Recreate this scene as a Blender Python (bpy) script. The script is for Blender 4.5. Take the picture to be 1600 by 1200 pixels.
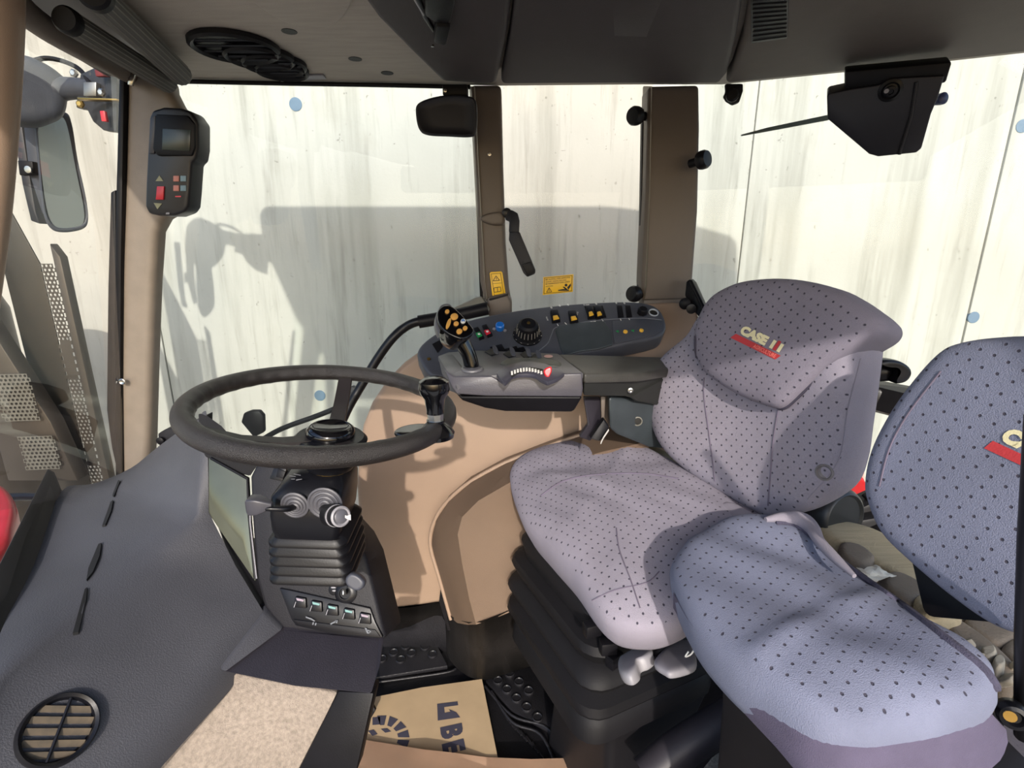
import bpy, bmesh, math, random
from mathutils import Vector as V, Matrix
from mathutils.bvhtree import BVHTree
random.seed(7)
for o in list(bpy.data.objects): bpy.data.objects.remove(o)
S = bpy.context.scene; COL = S.collection
# ---------------------------------------------------------------- camera, light, exposure
PITCH = math.radians(15); CAM = V((0, 0, 1.25)); F = 800.0
cd = bpy.data.cameras.new('camera'); cam = bpy.data.objects.new('camera', cd); COL.objects.link(cam)
cd.sensor_fit = 'HORIZONTAL'; cd.sensor_width = 36; cd.lens = 36 * F / 1600; cd.clip_start = .02; cd.clip_end = 200
cam.location = CAM; cam.rotation_euler = (math.pi/2 - PITCH, 0, 0); S.camera = cam
S.view_settings.view_transform = 'Standard'; S.view_settings.look = 'None'
S.view_settings.gamma = 1; S.view_settings.use_curve_mapping = False; S.view_settings.exposure = 0.28
SUN_DIR = V((-.07, 1, -.47)).normalized()
w = bpy.data.worlds.new('world'); S.world = w; w.use_nodes = True
wn = w.node_tree.nodes; bg = wn['Background']
sky = wn.new('ShaderNodeTexSky'); sky.sky_type = 'NISHITA'; sky.sun_disc = False
sky.sun_elevation = math.radians(30); sky.sun_rotation = math.radians(178); sky.air_density = 1.0; sky.dust_density = 2.0; sky.ozone_density = 2.5
w.node_tree.links.new(sky.outputs[0], bg.inputs[0]); bg.inputs[1].default_value = 0.27
sd = bpy.data.lights.new('sun', 'SUN'); sd.energy = 3.1; sd.color = (1, .93, .84); sd.angle = math.radians(.9)
sun = bpy.data.objects.new('sun', sd); COL.objects.link(sun); sun.location = (0, -3, 4)
sun.rotation_euler = SUN_DIR.to_track_quat('-Z', 'Y').to_euler()

# ---------------------------------------------------------------- sight lines: pixel -> real point on a given plane
def Rd(px, py):
    c, s = math.cos(PITCH), math.sin(PITCH); a = (px-800)/F; b = (py-600)/F
    return V((a, c - b*s, -s - b*c))
def PN(px, py, p0, n):
    d = Rd(px, py); return CAM + d * ((p0-CAM).dot(n) / d.dot(n))
def PY(px, py, y): d = Rd(px, py); return CAM + d*(y/d.y)
def PZ(px, py, z): d = Rd(px, py); return CAM + d*((z-CAM.z)/d.z)
def PX(px, py, x): d = Rd(px, py); return CAM + d*(x/d.x)
def T(*pts): return [PY(*p) for p in pts]
class Pl:
    def __init__(s, a, b, c):
        s.o = V(a); n = (V(b)-V(a)).cross(V(c)-V(a)).normalized()
        if n.dot(CAM - s.o) < 0: n = -n
        s.n = n; s.u = (V((1,0,0)) - n*n.x).normalized(); s.v = n.cross(s.u)
    def p(s, px, py, h=0): return PN(px, py, s.o + s.n*h, s.n)
    def poly(s, pts, h=0): return [s.p(x, y, h) for x, y in pts]
    def up(s, h): q = Pl.__new__(Pl); q.o = s.o+s.n*h; q.n=s.n; q.u=s.u; q.v=s.v; return q
    def frame(s, o=None):
        o = s.o if o is None else o
        return Matrix(((s.u.x,s.v.x,s.n.x,o.x),(s.u.y,s.v.y,s.n.y,o.y),(s.u.z,s.v.z,s.n.z,o.z),(0,0,0,1)))
def plY(y): return Pl((0,y,0),(1,y,0),(0,y,1))
def plZ(z): return Pl((0,1,z),(1,1,z),(0,2,z))

# ---------------------------------------------------------------- materials
def lin(h):
    h = h.lstrip('#'); r = [int(h[i:i+2],16)/255 for i in (0,2,4)]
    return tuple((c/12.92 if c <= .04045 else ((c+.055)/1.055)**2.4) for c in r)+(1,)
MATS = {}
def mat(name, col, rough=.5, metal=0, var=.12, scale=30, bump=0, bscale=400, spec=.5, coat=0, stretch=None, emis=None):
    if name in MATS: return MATS[name]
    m = bpy.data.materials.new(name); m.use_nodes = True; nt = m.node_tree; N = nt.nodes; L = nt.links
    b = N['Principled BSDF']; c = lin(col) if isinstance(col, str) else col
    tc = N.new('ShaderNodeTexCoord'); nz = N.new('ShaderNodeTexNoise'); nz.inputs['Scale'].default_value = scale; nz.inputs['Detail'].default_value = 5
    src = tc.outputs['Object']
    if stretch:
        mp = N.new('ShaderNodeMapping'); mp.inputs['Scale'].default_value = stretch; L.new(src, mp.inputs[0]); src = mp.outputs[0]
    L.new(src, nz.inputs['Vector'])
    r = N.new('ShaderNodeValToRGB'); r.color_ramp.elements[0].position = .3; r.color_ramp.elements[1].position = .7
    r.color_ramp.elements[0].color = tuple(x*(1-var) for x in c[:3])+(1,); r.color_ramp.elements[1].color = tuple(min(1,x*(1+var)) for x in c[:3])+(1,)
    L.new(nz.outputs[0], r.inputs[0]); L.new(r.outputs[0], b.inputs['Base Color'])
    b.inputs['Roughness'].default_value = rough; b.inputs['Metallic'].default_value = metal; b.inputs['Specular IOR Level'].default_value = spec
    b.inputs['Coat Weight'].default_value = coat
    if bump:
        n2 = N.new('ShaderNodeTexNoise'); n2.inputs['Scale'].default_value = bscale; n2.inputs['Detail'].default_value = 3; L.new(tc.outputs['Object'], n2.inputs['Vector'])
        bp = N.new('ShaderNodeBump'); bp.inputs['Strength'].default_value = bump; bp.inputs['Distance'].default_value = .002
        L.new(n2.outputs[0], bp.inputs['Height']); L.new(bp.outputs[0], b.inputs['Normal'])
    if emis: b.inputs['Emission Color'].default_value = lin(emis); b.inputs['Emission Strength'].default_value = .3
    MATS[name] = m; return m
DASH = mat('dash_plastic', '#3f3f44', .55, var=.10, scale=9, bump=.35, bscale=500)
DASHD = mat('dash_dark_plastic', '#1d1c20', .55, var=.15, scale=14, bump=.3, bscale=500, spec=.3)
BLACK = mat('black_plastic', '#0e0d11', .5, var=.2, bump=.1, spec=.25)
GLOSS = mat('gloss_black', '#08080b', .12, var=.05, coat=.3)
SATIN = mat('satin_black', '#111115', .34, var=.1, bump=.05, spec=.3)
RUBBER = mat('rubber', '#161519', .55, spec=.25, var=.3, scale=12, bump=.3, bscale=150)
FLOORM = mat('floor_rubber', '#1d1c1f', .42, var=.45, scale=9, bump=.4, bscale=220)
TAUPE = mat('taupe_plastic', '#967f6c', .45, var=.07, scale=6, bump=.15, bscale=600)
TAUPE2 = mat('taupe_trim', '#5d534b', .5, var=.07, scale=6, bump=.15, bscale=500)
LINER = mat('roof_liner', '#a0978d', .75, var=.08, scale=14, bump=.3, bscale=700, stretch=(1,6,1))  # colour lightened to stand in for light bounced up from the dash
CONS = mat('console_plastic', '#44464e', .45, var=.08, scale=12, bump=.2, bscale=600)
ARMP = mat('armrest_plastic', '#57565a', .4, var=.1, scale=12, bump=.2, bscale=600)
STEEL = mat('steel', '#b9b8b4', .25, 1, var=.1)
BRASS = mat('brass', '#b99a5a', .3, 1, var=.1)
WHITE = mat('white_print', '#e4e2dc', .6, var=.04)
CREAM = mat('cream_print', '#e3d9ae', .7, var=.05, bump=.2)
REDP = mat('red_print', '#b8353a', .7, var=.08, bump=.2)
REDT = mat('light_red_print', '#e8756a', .7, var=.05)
YEL = mat('yellow_sticker', '#e8b713', .4, var=.03)
INK = mat('black_ink', '#15130f', .6, var=.05)
ORANGE = mat('amber_key', '#d9a253', .4, var=.06)
YKEY = mat('yellow_key', '#e2b03a', .4, var=.05)
GREEN = mat('green_mark', '#1f8a4a', .4, var=.05)
REDM = mat('red_mark', '#c8283a', .35, var=.05)
BLUE = mat('blue_knob', '#1668c0', .3, var=.06)
GREYP = mat('grey_plastic', '#8b898e', .45, var=.06, bump=.1)
RING = mat('grey_rubber_rings', '#4f4e53', .5, var=.06)
CARPET = mat('knee_carpet', '#8d8175', .9, var=.22, scale=160, bump=.8, bscale=500)
KRAFT = mat('kraft_paper', '#b39a78', .8, var=.08, scale=11, bump=.15, bscale=60)
KRAFT2 = mat('kraft_paper_pink', '#b8977c', .8, var=.06, scale=9, bump=.15, bscale=60)
PRINT = mat('paper_print', '#3c3a48', .8, var=.08)
TISSUE = mat('tissue', '#e9e4d6', .9, var=.04, bump=.3, bscale=90)
TANV = mat('tan_fabric', '#b9aa8a', .9, var=.12, scale=20, bump=.6, bscale=300, stretch=(1,14,1))
TAND = mat('worn_tan_fabric', '#85796a', .9, var=.2, scale=14, bump=.6, bscale=300)
PLAINF = mat('plain_grey_fabric', '#8d8792', .9, var=.07, scale=12, bump=.5, bscale=900)
HEM = mat('hem', '#4a4759', .9, var=.2, scale=80, bump=.8, bscale=600)
GUARD = mat('guard_steel', '#4a443e', .4, .5, var=.15, scale=8)
MIRRORM = mat('mirror_glass', '#c9d4d4', .38, 1, var=.01)
HOUSE = mat('mirror_housing', '#3a3e47', .55, var=.12, bump=.2)
LCD = mat('lcd', '#2b3431', .25, var=.05)
REDL = mat('red_lamp', '#c01d22', .3, var=.1)
PINKL = mat('pink_plate', '#d7a59a', .5, var=.05)
RIMM = mat('wheel_rim', '#211d1c', .32, var=.25, scale=25, bump=.7, bscale=1000)
SPECK = mat('worn_plate', '#5b5853', .5, var=.4, scale=300, bump=.4, bscale=500)
BLIND = mat('blind_fabric', '#55534f', .8, var=.06)
PLUG = mat('plug', '#5f7488', .7, var=.06)
GROUND = mat('ground_gravel', '#aaa69d', .9, var=.2, scale=5)

def fabric(name, col, dots='#3f3c4a', s=.0155):
    m = mat(name, col, .92, var=.10, scale=11, bump=.6, bscale=800); nt = m.node_tree; N = nt.nodes; L = nt.links; b = N['Principled BSDF']
    tc = [n for n in N if n.type == 'TEX_COORD'][0]
    mp = N.new('ShaderNodeMapping'); mp.inputs['Rotation'].default_value = (0,0,math.radians(50)); mp.inputs['Scale'].default_value = (1/s,1/s,0)
    vo = N.new('ShaderNodeTexVoronoi'); vo.voronoi_dimensions = '2D'; vo.inputs['Randomness'].default_value = .12; vo.inputs['Scale'].default_value = 1
    L.new(tc.outputs['Object'], mp.inputs[0]); L.new(mp.outputs[0], vo.inputs['Vector'])
    rp = N.new('ShaderNodeValToRGB'); rp.color_ramp.elements[0].position = .075; rp.color_ramp.elements[0].color = (1,1,1,1); rp.color_ramp.elements[1].position = .125; rp.color_ramp.elements[1].color = (0,0,0,1)
    L.new(vo.outputs['Distance'], rp.inputs[0])
    sx = N.new('ShaderNodeSeparateXYZ'); L.new(tc.outputs['Normal'], sx.inputs[0])
    gt = N.new('ShaderNodeMath'); gt.operation = 'GREATER_THAN'; gt.inputs[1].default_value = .55; L.new(sx.outputs[2], gt.inputs[0])
    mu = N.new('ShaderNodeMath'); mu.operation = 'MULTIPLY'; L.new(rp.outputs[0], mu.inputs[0]); L.new(gt.outputs[0], mu.inputs[1])
    mx = N.new('ShaderNodeMix'); mx.data_type = 'RGBA'; src = b.inputs['Base Color'].links[0].from_socket
    L.new(mu.outputs[0], mx.inputs['Factor']); L.new(src, mx.inputs['A']); mx.inputs['B'].default_value = lin(dots); L.new(mx.outputs['Result'], b.inputs['Base Color'])
    bp0 = b.inputs['Normal'].links[0].from_node; bp = N.new('ShaderNodeBump'); bp.invert = True; bp.inputs['Strength'].default_value = .8; bp.inputs['Distance'].default_value = .002
    L.new(mu.outputs[0], bp.inputs['Height']); L.new(bp0.outputs[0], bp.inputs['Normal']); L.new(bp.outputs[0], b.inputs['Normal'])
    return m
FAB = fabric('perforated_fabric', '#918b97')
FABH = fabric('perforated_fabric_head', '#817b88')
FABN = fabric('perforated_fabric_blue', '#777b90')

def glass(name, tint, refl=.5):
    m = bpy.data.materials.new(name); m.use_nodes = True; nt = m.node_tree; N = nt.nodes; L = nt.links
    N.remove(N['Principled BSDF']); out = N['Material Output']
    t = N.new('ShaderNodeBsdfTransparent'); t.inputs[0].default_value = tint+(1,)
    g = N.new('ShaderNodeBsdfGlossy'); g.inputs['Roughness'].default_value = .02
    f = N.new('ShaderNodeFresnel'); f.inputs[0].default_value = 1.3
    mm = N.new('ShaderNodeMath'); mm.operation = 'MULTIPLY'; mm.inputs[1].default_value = refl; L.new(f.outputs[0], mm.inputs[0])
    x = N.new('ShaderNodeMixShader'); L.new(mm.outputs[0], x.inputs[0]); L.new(t.outputs[0], x.inputs[1]); L.new(g.outputs[0], x.inputs[2]); L.new(x.outputs[0], out.inputs[0])
    return m
GLASS = glass('window_glass', (.97, .995, .98)); GLASSC = glass('clear_glass', (.99, .98, .95), .18); GLASSD = glass('dash_glass', (.35, .42, .38), 3.0)

def concrete():
    m = mat('concrete', '#adaca5', .9, var=.06, scale=3, bump=.35, bscale=60); nt = m.node_tree; N = nt.nodes; L = nt.links; b = N['Principled BSDF']
    tc = [n for n in N if n.type == 'TEX_COORD'][0]; src = b.inputs['Base Color'].links[0].from_socket
    def layer(src, scale, sv, lo, hi, col, fac):
        mp = N.new('ShaderNodeMapping'); mp.inputs['Scale'].default_value = sv; L.new(tc.outputs['Object'], mp.inputs[0])
        n = N.new('ShaderNodeTexNoise'); n.inputs['Scale'].default_value = scale; n.inputs['Detail'].default_value = 6; n.inputs['Roughness'].default_value = .62; L.new(mp.outputs[0], n.inputs['Vector'])
        r = N.new('ShaderNodeValToRGB'); r.color_ramp.elements[0].position = lo; r.color_ramp.elements[0].color = (0,0,0,1); r.color_ramp.elements[1].position = hi; r.color_ramp.elements[1].color = (fac,)*3+(1,)
        L.new(n.outputs[0], r.inputs[0]); x = N.new('ShaderNodeMix'); x.data_type = 'RGBA'; L.new(r.outputs[0], x.inputs['Factor']); L.new(src, x.inputs['A']); x.inputs['B'].default_value = lin(col)
        return x.outputs['Result']
    s = layer(src, 2.2, (3.2, 1, .22), .50, .74, '#808077', .75)
    s = layer(s, 5.0, (4.5, 1, .35), .55, .75, '#75746b', .55)
    s = layer(s, 3.0, (1, 1, 1), .60, .72, '#9a988e', .4)
    s = layer(s, 45, (1, 1, 1), .66, .70, '#6b6961', .7)
    L.new(s, b.inputs['Base Color']); return m
CONC = concrete()

# ---------------------------------------------------------------- builders
WM = {}
def tagp(o, label=None, cat=None, group=None, kind=None):
    if label: o['label'] = label
    if cat: o['category'] = cat
    if group: o['group'] = group
    if kind: o['kind'] = kind
    return o
def thing(name, label, cat, loc, group=None):
    o = bpy.data.objects.new(name, None); COL.objects.link(o); o.empty_display_size = .02; o.location = loc
    WM[o.name] = Matrix.Translation(V(loc)); return tagp(o, label, cat, group)
def link(name, me, m, parent=None, frame=None):
    if frame is None:
        if len(me.vertices):
            c = sum((v.co for v in me.vertices), V())/len(me.vertices)
        else: c = V()
        frame = Matrix.Translation(c)
    me.transform(frame.inverted()); me.update()
    if isinstance(m, (list, tuple)):
        for k in m: me.materials.append(k)
    elif m: me.materials.append(m)
    o = bpy.data.objects.new(name, me); COL.objects.link(o)
    if parent is not None:
        o.parent = parent; o.matrix_local = WM[parent.name].inverted() @ frame
    else: o.matrix_world = frame
    WM[o.name] = frame.copy(); return o
def fin(name, bm, m, parent=None, frame=None, smooth=35, bevel=0, seg=2, bang=30):
    bm.normal_update()
    if bevel:
        es = [e for e in bm.edges if len(e.link_faces) == 2 and e.calc_face_angle(0) > math.radians(bang)]
        if es: bmesh.ops.bevel(bm, geom=es, offset=bevel, segments=seg, affect='EDGES', profile=.5, clamp_overlap=True)
    bmesh.ops.recalc_face_normals(bm, faces=bm.faces)
    me = bpy.data.meshes.new(name); bm.to_mesh(me); bm.free()
    for p in me.polygons: p.use_smooth = True
    me.set_sharp_from_angle(angle=math.radians(smooth))
    return link(name, me, m, parent, frame)
def cr(pts, n=6, closed=True):
    out = []; N_ = len(pts)
    rng = range(N_) if closed else range(N_-1)
    for i in rng:
        if closed: p0,p1,p2,p3 = pts[i-1],pts[i],pts[(i+1)%N_],pts[(i+2)%N_]
        else: p0,p1,p2,p3 = pts[max(i-1,0)],pts[i],pts[i+1],pts[min(i+2,N_-1)]
        for k in range(n):
            t = k/n; out.append(.5*((2*p1)+(p2-p0)*t+(2*p0-5*p1+4*p2-p3)*t*t+(3*p1-p0-3*p2+p3)*t**3))
    if not closed: out.append(pts[-1])
    return out
def slab(name, pts, vec, m, parent=None, bevel=.003, frame=None, seg=2, smooth=35, bang=30):
    """outline polygon with a real thickness vector"""
    bm = bmesh.new(); vec = V(vec)
    a = [bm.verts.new(p) for p in pts]; b = [bm.verts.new(V(p)+vec) for p in pts]
    bm.faces.new(a); bm.faces.new(b[::-1]); n = len(a)
    for i in range(n): bm.faces.new((a[i], b[i], b[(i+1)%n], a[(i+1)%n]))
    bmesh.ops.recalc_face_normals(bm, faces=bm.faces)
    return fin(name, bm, m, parent, frame, smooth, bevel, seg, bang)
def pslab(name, pl, px, t, m, parent=None, bevel=.003, h=0, **k):
    return slab(name, pl.poly(px, h), -pl.n*t, m, parent, bevel, frame=k.pop('frame', None) , **k)
def box(name, c, s, m, parent=None, bevel=.003, rot=None, seg=2):
    bm = bmesh.new(); bmesh.ops.create_cube(bm, size=1); bmesh.ops.scale(bm, vec=s, verts=bm.verts)
    M = Matrix.Translation(V(c)) @ (rot.to_4x4() if rot is not None else Matrix()); bm.transform(M)
    return fin(name, bm, m, parent, M, 35, bevel, seg)
def loft(name, rings, m, parent=None, cap=True, closed=True, smooth=60, frame=None, bevel=0):
    bm = bmesh.new(); R = [[bm.verts.new(p) for p in r] for r in rings]; n = len(R[0])
    for a, b in zip(R, R[1:]):
        for i in range(n if closed else n-1): bm.faces.new((a[i], a[(i+1)%n], b[(i+1)%n], b[i]))
    if cap and closed: bm.faces.new(R[0][::-1]); bm.faces.new(R[-1])
    return fin(name, bm, m, parent, frame, smooth, bevel)
def tube(name, pts, r, m, parent=None, res=12, sm=6, closed=False, flat=None, cap=True):
    pts = [V(p) for p in pts]
    if sm and len(pts) > 2:
        rr = r if isinstance(r, (list, tuple)) else None
        if rr: rr = [x.x for x in cr([V((x,0,0)) for x in rr], sm, closed)]
        pts = cr(pts, sm, closed); r = rr or r
    n = len(pts); rings = []; ref = None
    for i, p in enumerate(pts):
        t = (pts[(i+1) % n]-pts[i-1]) if closed else (pts[min(i+1,n-1)]-pts[max(i-1,0)])
        t.normalize()
        if ref is None: ref = t.orthogonal().normalized() if flat is None else V(flat)
        a = (ref - t*ref.dot(t)).normalized(); ref = a; b = t.cross(a); q = r[i] if isinstance(r, (list,tuple)) else r
        q2 = q if flat is None else q*.15
        rings.append([p + a*math.cos(2*math.pi*k/res)*q2 + b*math.sin(2*math.pi*k/res)*q for k in range(res)])
    if closed: rings.append(rings[0]); 
    bm = bmesh.new(); R = [[bm.verts.new(p) for p in g] for g in (rings[:-1] if closed else rings)]
    if closed: R.append(R[0])
    for a, b in zip(R, R[1:]):
        for i in range(res): bm.faces.new((a[i], a[(i+1)%res], b[(i+1)%res], b[i]))
    if cap and not closed: bm.faces.new(R[0][::-1]); bm.faces.new(R[-1])
    return fin(name, bm, m, parent, None, 50)
def lathe(name, o, ax, prof, m, parent=None, res=28, smooth=40, ell=1, xdir=None):
    """profile of (radius, height) about the axis ax standing on o"""
    o = V(o); ax = V(ax).normalized(); a = ax.orthogonal().normalized() if xdir is None else (V(xdir)-ax*ax.dot(V(xdir))).normalized(); b = ax.cross(a)
    bm = bmesh.new(); R = []
    for r, h in prof:
        if r < 1e-6: R.append([bm.verts.new(o+ax*h)])
        else: R.append([bm.verts.new(o+ax*h+a*math.cos(2*math.pi*k/res)*r+b*math.sin(2*math.pi*k/res)*r*ell) for k in range(res)])
    for A, B in zip(R, R[1:]):
        for i in range(res):
            j = (i+1)%res
            if len(A) == 1 and len(B) == 1: break
            if len(A) == 1: bm.faces.new((A[0], B[j], B[i]))
            elif len(B) == 1: bm.faces.new((A[i], A[j], B[0]))
            else: bm.faces.new((A[i], A[j], B[j], B[i]))
    for X, fl in ((R[0], True), (R[-1], False)):
        if len(X) > 1: bm.faces.new(X[::-1] if fl else X)
    return fin(name, bm, m, parent, None, smooth)
def puff(name, pl, px, prof, m, parent=None, n=6, deform=None, sub=True, ctr=None):
    """cushion: smoothed outline on a plane, swept through (scale, height) rings, heights along the plane normal"""
    base = cr([pl.p(*q) for q in px], n); c = sum(base, V())/len(base) if ctr is None else pl.p(*ctr)
    fr = pl.frame(c); inv = fr.inverted(); loc = [inv @ p for p in base]
    sx = max(abs(p.x) for p in loc); sy = max(abs(p.y) for p in loc)
    bm = bmesh.new(); R = []
    for s, h in prof:
        def mk(x, y):
            z = h + (deform(x/sx, y/sy, s, h) if deform else 0); return bm.verts.new(fr @ V((x, y, z)))
        if s < 1e-4: R.append([mk(0, 0)])
        else: R.append([mk(p.x*s, p.y*s) for p in loc])
    N_ = len(base)
    for A, B in zip(R, R[1:]):
        for i in range(N_):
            j = (i+1)%N_
            if len(A) == 1: bm.faces.new((A[0], B[j], B[i]))
            elif len(B) == 1: bm.faces.new((A[i], A[j], B[0]))
            else: bm.faces.new((A[i], A[j], B[j], B[i]))
    return fin(name, bm, m, parent, fr, 80)
def PROF(t, b, soft=1.0):
    return [(0,-t),(.6,-t),(.88,-t),(.95,-t*.9),(.985,-t*.65),(1,-t*.3),(1.0,0),(.985,b*.35),(.955,b*.6),(.90,b*.8),(.82,b*.93),(.7,b),(.55,b),(.4,b),(.25,b),(.12,b),(0,b)]
def bvh_of(o):
    me = o.data; M = WM[o.name]
    return BVHTree.FromPolygons([M @ v.co for v in me.vertices], [list(p.vertices) for p in me.polygons])
def drape(me_verts, tree, n, off):
    out = []
    for p in me_verts:
        hit = tree.ray_cast(p + n*.3, -n)
        out.append((hit[0] + n*off) if hit[0] is not None else p + n*off)
    return out
def prints(name, pl, polys, m, parent=None, off=.0006, tree=None, th=0, label=None):
    """flat print: polygons in sight-line pixels on a plane (or draped on a tree)"""
    bm = bmesh.new()
    for q in polys:
        pts = pl.poly(q)
        f = bm.faces.new([bm.verts.new(p) for p in pts])
        if f.normal.dot(pl.n) < 0: f.normal_flip()
    if tree:
        bmesh.ops.triangulate(bm, faces=bm.faces)
        for _ in range(2): bmesh.ops.subdivide_edges(bm, edges=bm.edges, cuts=1, use_grid_fill=True)
        for v, p in zip(bm.verts, drape([v.co.copy() for v in bm.verts], tree, pl.n, off)): v.co = p
    else:
        for v in bm.verts: v.co += pl.n*off
    me = bpy.data.meshes.new(name); bm.to_mesh(me); bm.free(); o = link(name, me, m, parent)
    if label: o['label'] = label
    return o
def text(name, s, pl, a, b, m, parent=None, off=.0006, bold=.0, shear=0, tree=None, xs=None, hpx=None, sp=1):
    """lettering from pixel a to pixel b along its baseline; hpx: pixel of the top above a"""
    A = pl.p(*a); B = pl.p(*b); X = (B-A).normalized(); Z = pl.n; Y = Z.cross(X)
    cu = bpy.data.curves.new(name, 'FONT'); cu.body = s; cu.size = 1; cu.offset = bold; cu.shear = shear; cu.resolution_u = 3; cu.space_character = sp
    t = bpy.data.objects.new(name, cu); COL.objects.link(t); bpy.context.view_layer.update()
    me = bpy.data.meshes.new_from_object(t.evaluated_get(bpy.context.evaluated_depsgraph_get())); bpy.data.objects.remove(t)
    xs_ = [v.co.x for v in me.vertices]; ys = [v.co.y for v in me.vertices]
    W_ = max(xs_)-min(xs_); H = max(ys)-min(ys); x0 = min(xs_); y0 = min(ys)
    kx = (B-A).length/W_; ky = kx if hpx is None else (pl.p(*hpx)-A).dot(Y)/H
    pts = [A + X*(v.co.x-x0)*kx + Y*(v.co.y-y0)*ky for v in me.vertices]
    if tree: pts = drape(pts, tree, Z, off)
    else: pts = [p+Z*off for p in pts]
    for v, p in zip(me.vertices, pts): v.co = p
    return link(name, me, m, parent)
def circ(cx, cy, rx, ry=None, n=16, a0=0, a1=360, rot=0):
    ry = rx if ry is None else ry; o = []; c, s = math.cos(rot), math.sin(rot)
    for k in range(n if a1-a0 >= 360 else n+1):
        t = math.radians(a0+(a1-a0)*k/n); x = rx*math.cos(t); y = ry*math.sin(t); o.append((cx+x*c-y*s, cy+x*s+y*c))
    return o
def rrect(c, U, Vv, a, b, r, n=4):
    out = []
    for sx, sy, t0 in ((1,1,0),(-1,1,90),(-1,-1,180),(1,-1,270)):
        for k in range(n+1):
            t = math.radians(t0+90*k/n); out.append(c + U*(sx*(a-r)+r*math.cos(t)) + Vv*(sy*(b-r)+r*math.sin(t)))
    return out
X3, Y3, Z3 = V((1,0,0)), V((0,1,0)), V((0,0,1))
exec_order = True
# ================================================================= SETTING
st = lambda o, **k: tagp(o, kind='structure', **k)
def sroot(name, loc=(0,0,0)):
    o = bpy.data.objects.new(name, None); COL.objects.link(o); o.location = loc; WM[o.name] = Matrix.Translation(V(loc)); return st(o)
# yard wall of cast concrete panels with recessed joints
WY = 2.4
wf = sroot('wall_far', (0, WY, -1.25))
for a, b in ((-6.2,-4.4),(-4.4,-1.66),(-1.66,1.04),(1.04,2.14),(2.14,4.6),(4.6,6.6)):
    box('concrete_panel', ((a+b)/2, WY+.15+(.004 if a == 1.04 else 0), .75), (b-a-.005, .3, 4.0), CONC, wf, .006)
box('joint_filler', (0, WY+.2, .75), (12.6, .25, 3.98), mat('joint', '#6f6e66', .9), wf, 0)
for px, py in ((462,163),(500,618),(1597,197),(1521,496),(1046,155)):
    p = PY(px, py, WY); lathe('form_tie_plug', p+V((0,.012,0)), (0,-1,0), [(.027,0),(.027,.014),(.022,.015),(0,.013)], PLUG, wf, 20)
st(box('ground', (0, .8, -1.3), (16, 12, .1), GROUND, None, 0))
# floor pan of the cab
fl = sroot('floor', (0, .6, 0))
box('floor_pan', (0, .62, -.06), (2.1, 1.5, .118), FLOORM, fl, .01)
ZF = plZ(.001)
def floor_patch(name, pts, h, m=FLOORM, bev=.004):
    return slab(name, [PZ(x, y, h) for x, y in pts], (0,0,-h+.0), m, fl, bev)
floor_patch('raised_tread', [(560,1000),(668,978),(700,1040),(548,1065)], .018)
floor_patch('raised_tread', [(758,1062),(800,1045),(838,1040),(900,1130),(930,1200),(880,1200),(855,1140),(800,1110)], .012)
for pts in ([(575,1068),(690,1052),(712,1045)], [(758,1072),(800,1118),(858,1140),(890,1210)], [(768,1080),(800,1128),(845,1148),(874,1210)]):
    tube('tread_ridge', [PZ(x, y, .010) for x, y in pts], .004, FLOORM, fl, 8)
for px, py, z in ((634,1010,.019),(615,1020,.019),(664,1011,.019),(643,1021,.019),(597,1030,.019),(626,1031,.019),(676,1023,.019),
                  (796,1053,.013),(778,1064,.013),(811,1066,.013),(792,1078,.013),(826,1080,.013),(807,1092,.013),(823,1106,.013),(840,1122,.013)):
    lathe('tread_stud', PZ(px, py, z), Z3, [(.0150,-.002),(.0150,.003),(.0128,.0045),(.0118,.003),(.0112,.0015),(0,.0008)], FLOORM, fl, 18)
for i in range(7):
    for k in range(5):
        p = PZ(790+i*9+k*4, 1120+i*9-k*3+k*8, .004)
        box('rib', p, (.002, .022, .005), FLOORM, fl, 0, Matrix.Rotation(.5, 3, 'Z')) if i < 6 and k < 4 else None
box('floor_upturn', (.2, 1.385, .17), (2.2, .05, .42), FLOORM, fl, .004)
# right-hand cab side: fender moulding
wr = sroot('wall_right', (0, 1.3, 0))
QY = 1.28
puffpl = Pl((0,QY,.25),(1,QY,.25),(0,QY+.05,1.0))
o = pslab('fender_panel', puffpl, [(560,700),(566,665),(580,630),(604,594),(632,566),(662,545),(720,512),(800,498),(900,490),(1000,480),(1075,476),(1096,498),(1108,560),(1150,700),(1250,900),(1100,960),(860,950),(690,944),(640,950),(600,955),(584,948),(576,930),(562,850),(556,760)], .06, TAUPE, wr, .022, seg=5, smooth=60)
# wheel-arch bulge in front of it
Ob = T((705,966,1.215),(688,905,1.235),(673,850,1.255),(680,812,1.26),(700,782,1.26),(735,752,1.26),(790,722,1.26),(860,695,1.26),(940,668,1.26),(1010,650,1.26))
Ib = T((744,976,1.08),(733,935,1.09),(722,880,1.10),(715,835,1.11),(722,808,1.115),(748,782,1.12),(800,752,1.12),(868,726,1.12),(945,705,1.12),(1012,690,1.12))
Rb = T((860,930,1.10),(862,905,1.11),(865,880,1.12),(868,860,1.12),(870,840,1.13),(875,815,1.13),(885,790,1.14),(900,765,1.14),(950,730,1.14),(1014,700,1.14))
bm = bmesh.new()
Gr = []
for a, b, c in zip(Ob, Ib, Rb):
    row = [a + V((0,.03,0)), a, a.lerp(b,.3)-V((0,.012,0)), a.lerp(b,.7)-V((0,.008,0)), b, b.lerp(c,.33)-V((0,.004,0)), b.lerp(c,.66)-V((0,.004,0)), c]
    Gr.append([bm.verts.new(p) for p in row])
for A, B in zip(Gr, Gr[1:]):
    for i in range(7): bm.faces.new((A[i], A[i+1], B[i+1], B[i]))
bmesh.ops.solidify(bm, geom=bm.faces[:], thickness=-.006)
fin('wheel_arch', bm, TAUPE, wr, smooth=28)
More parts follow.
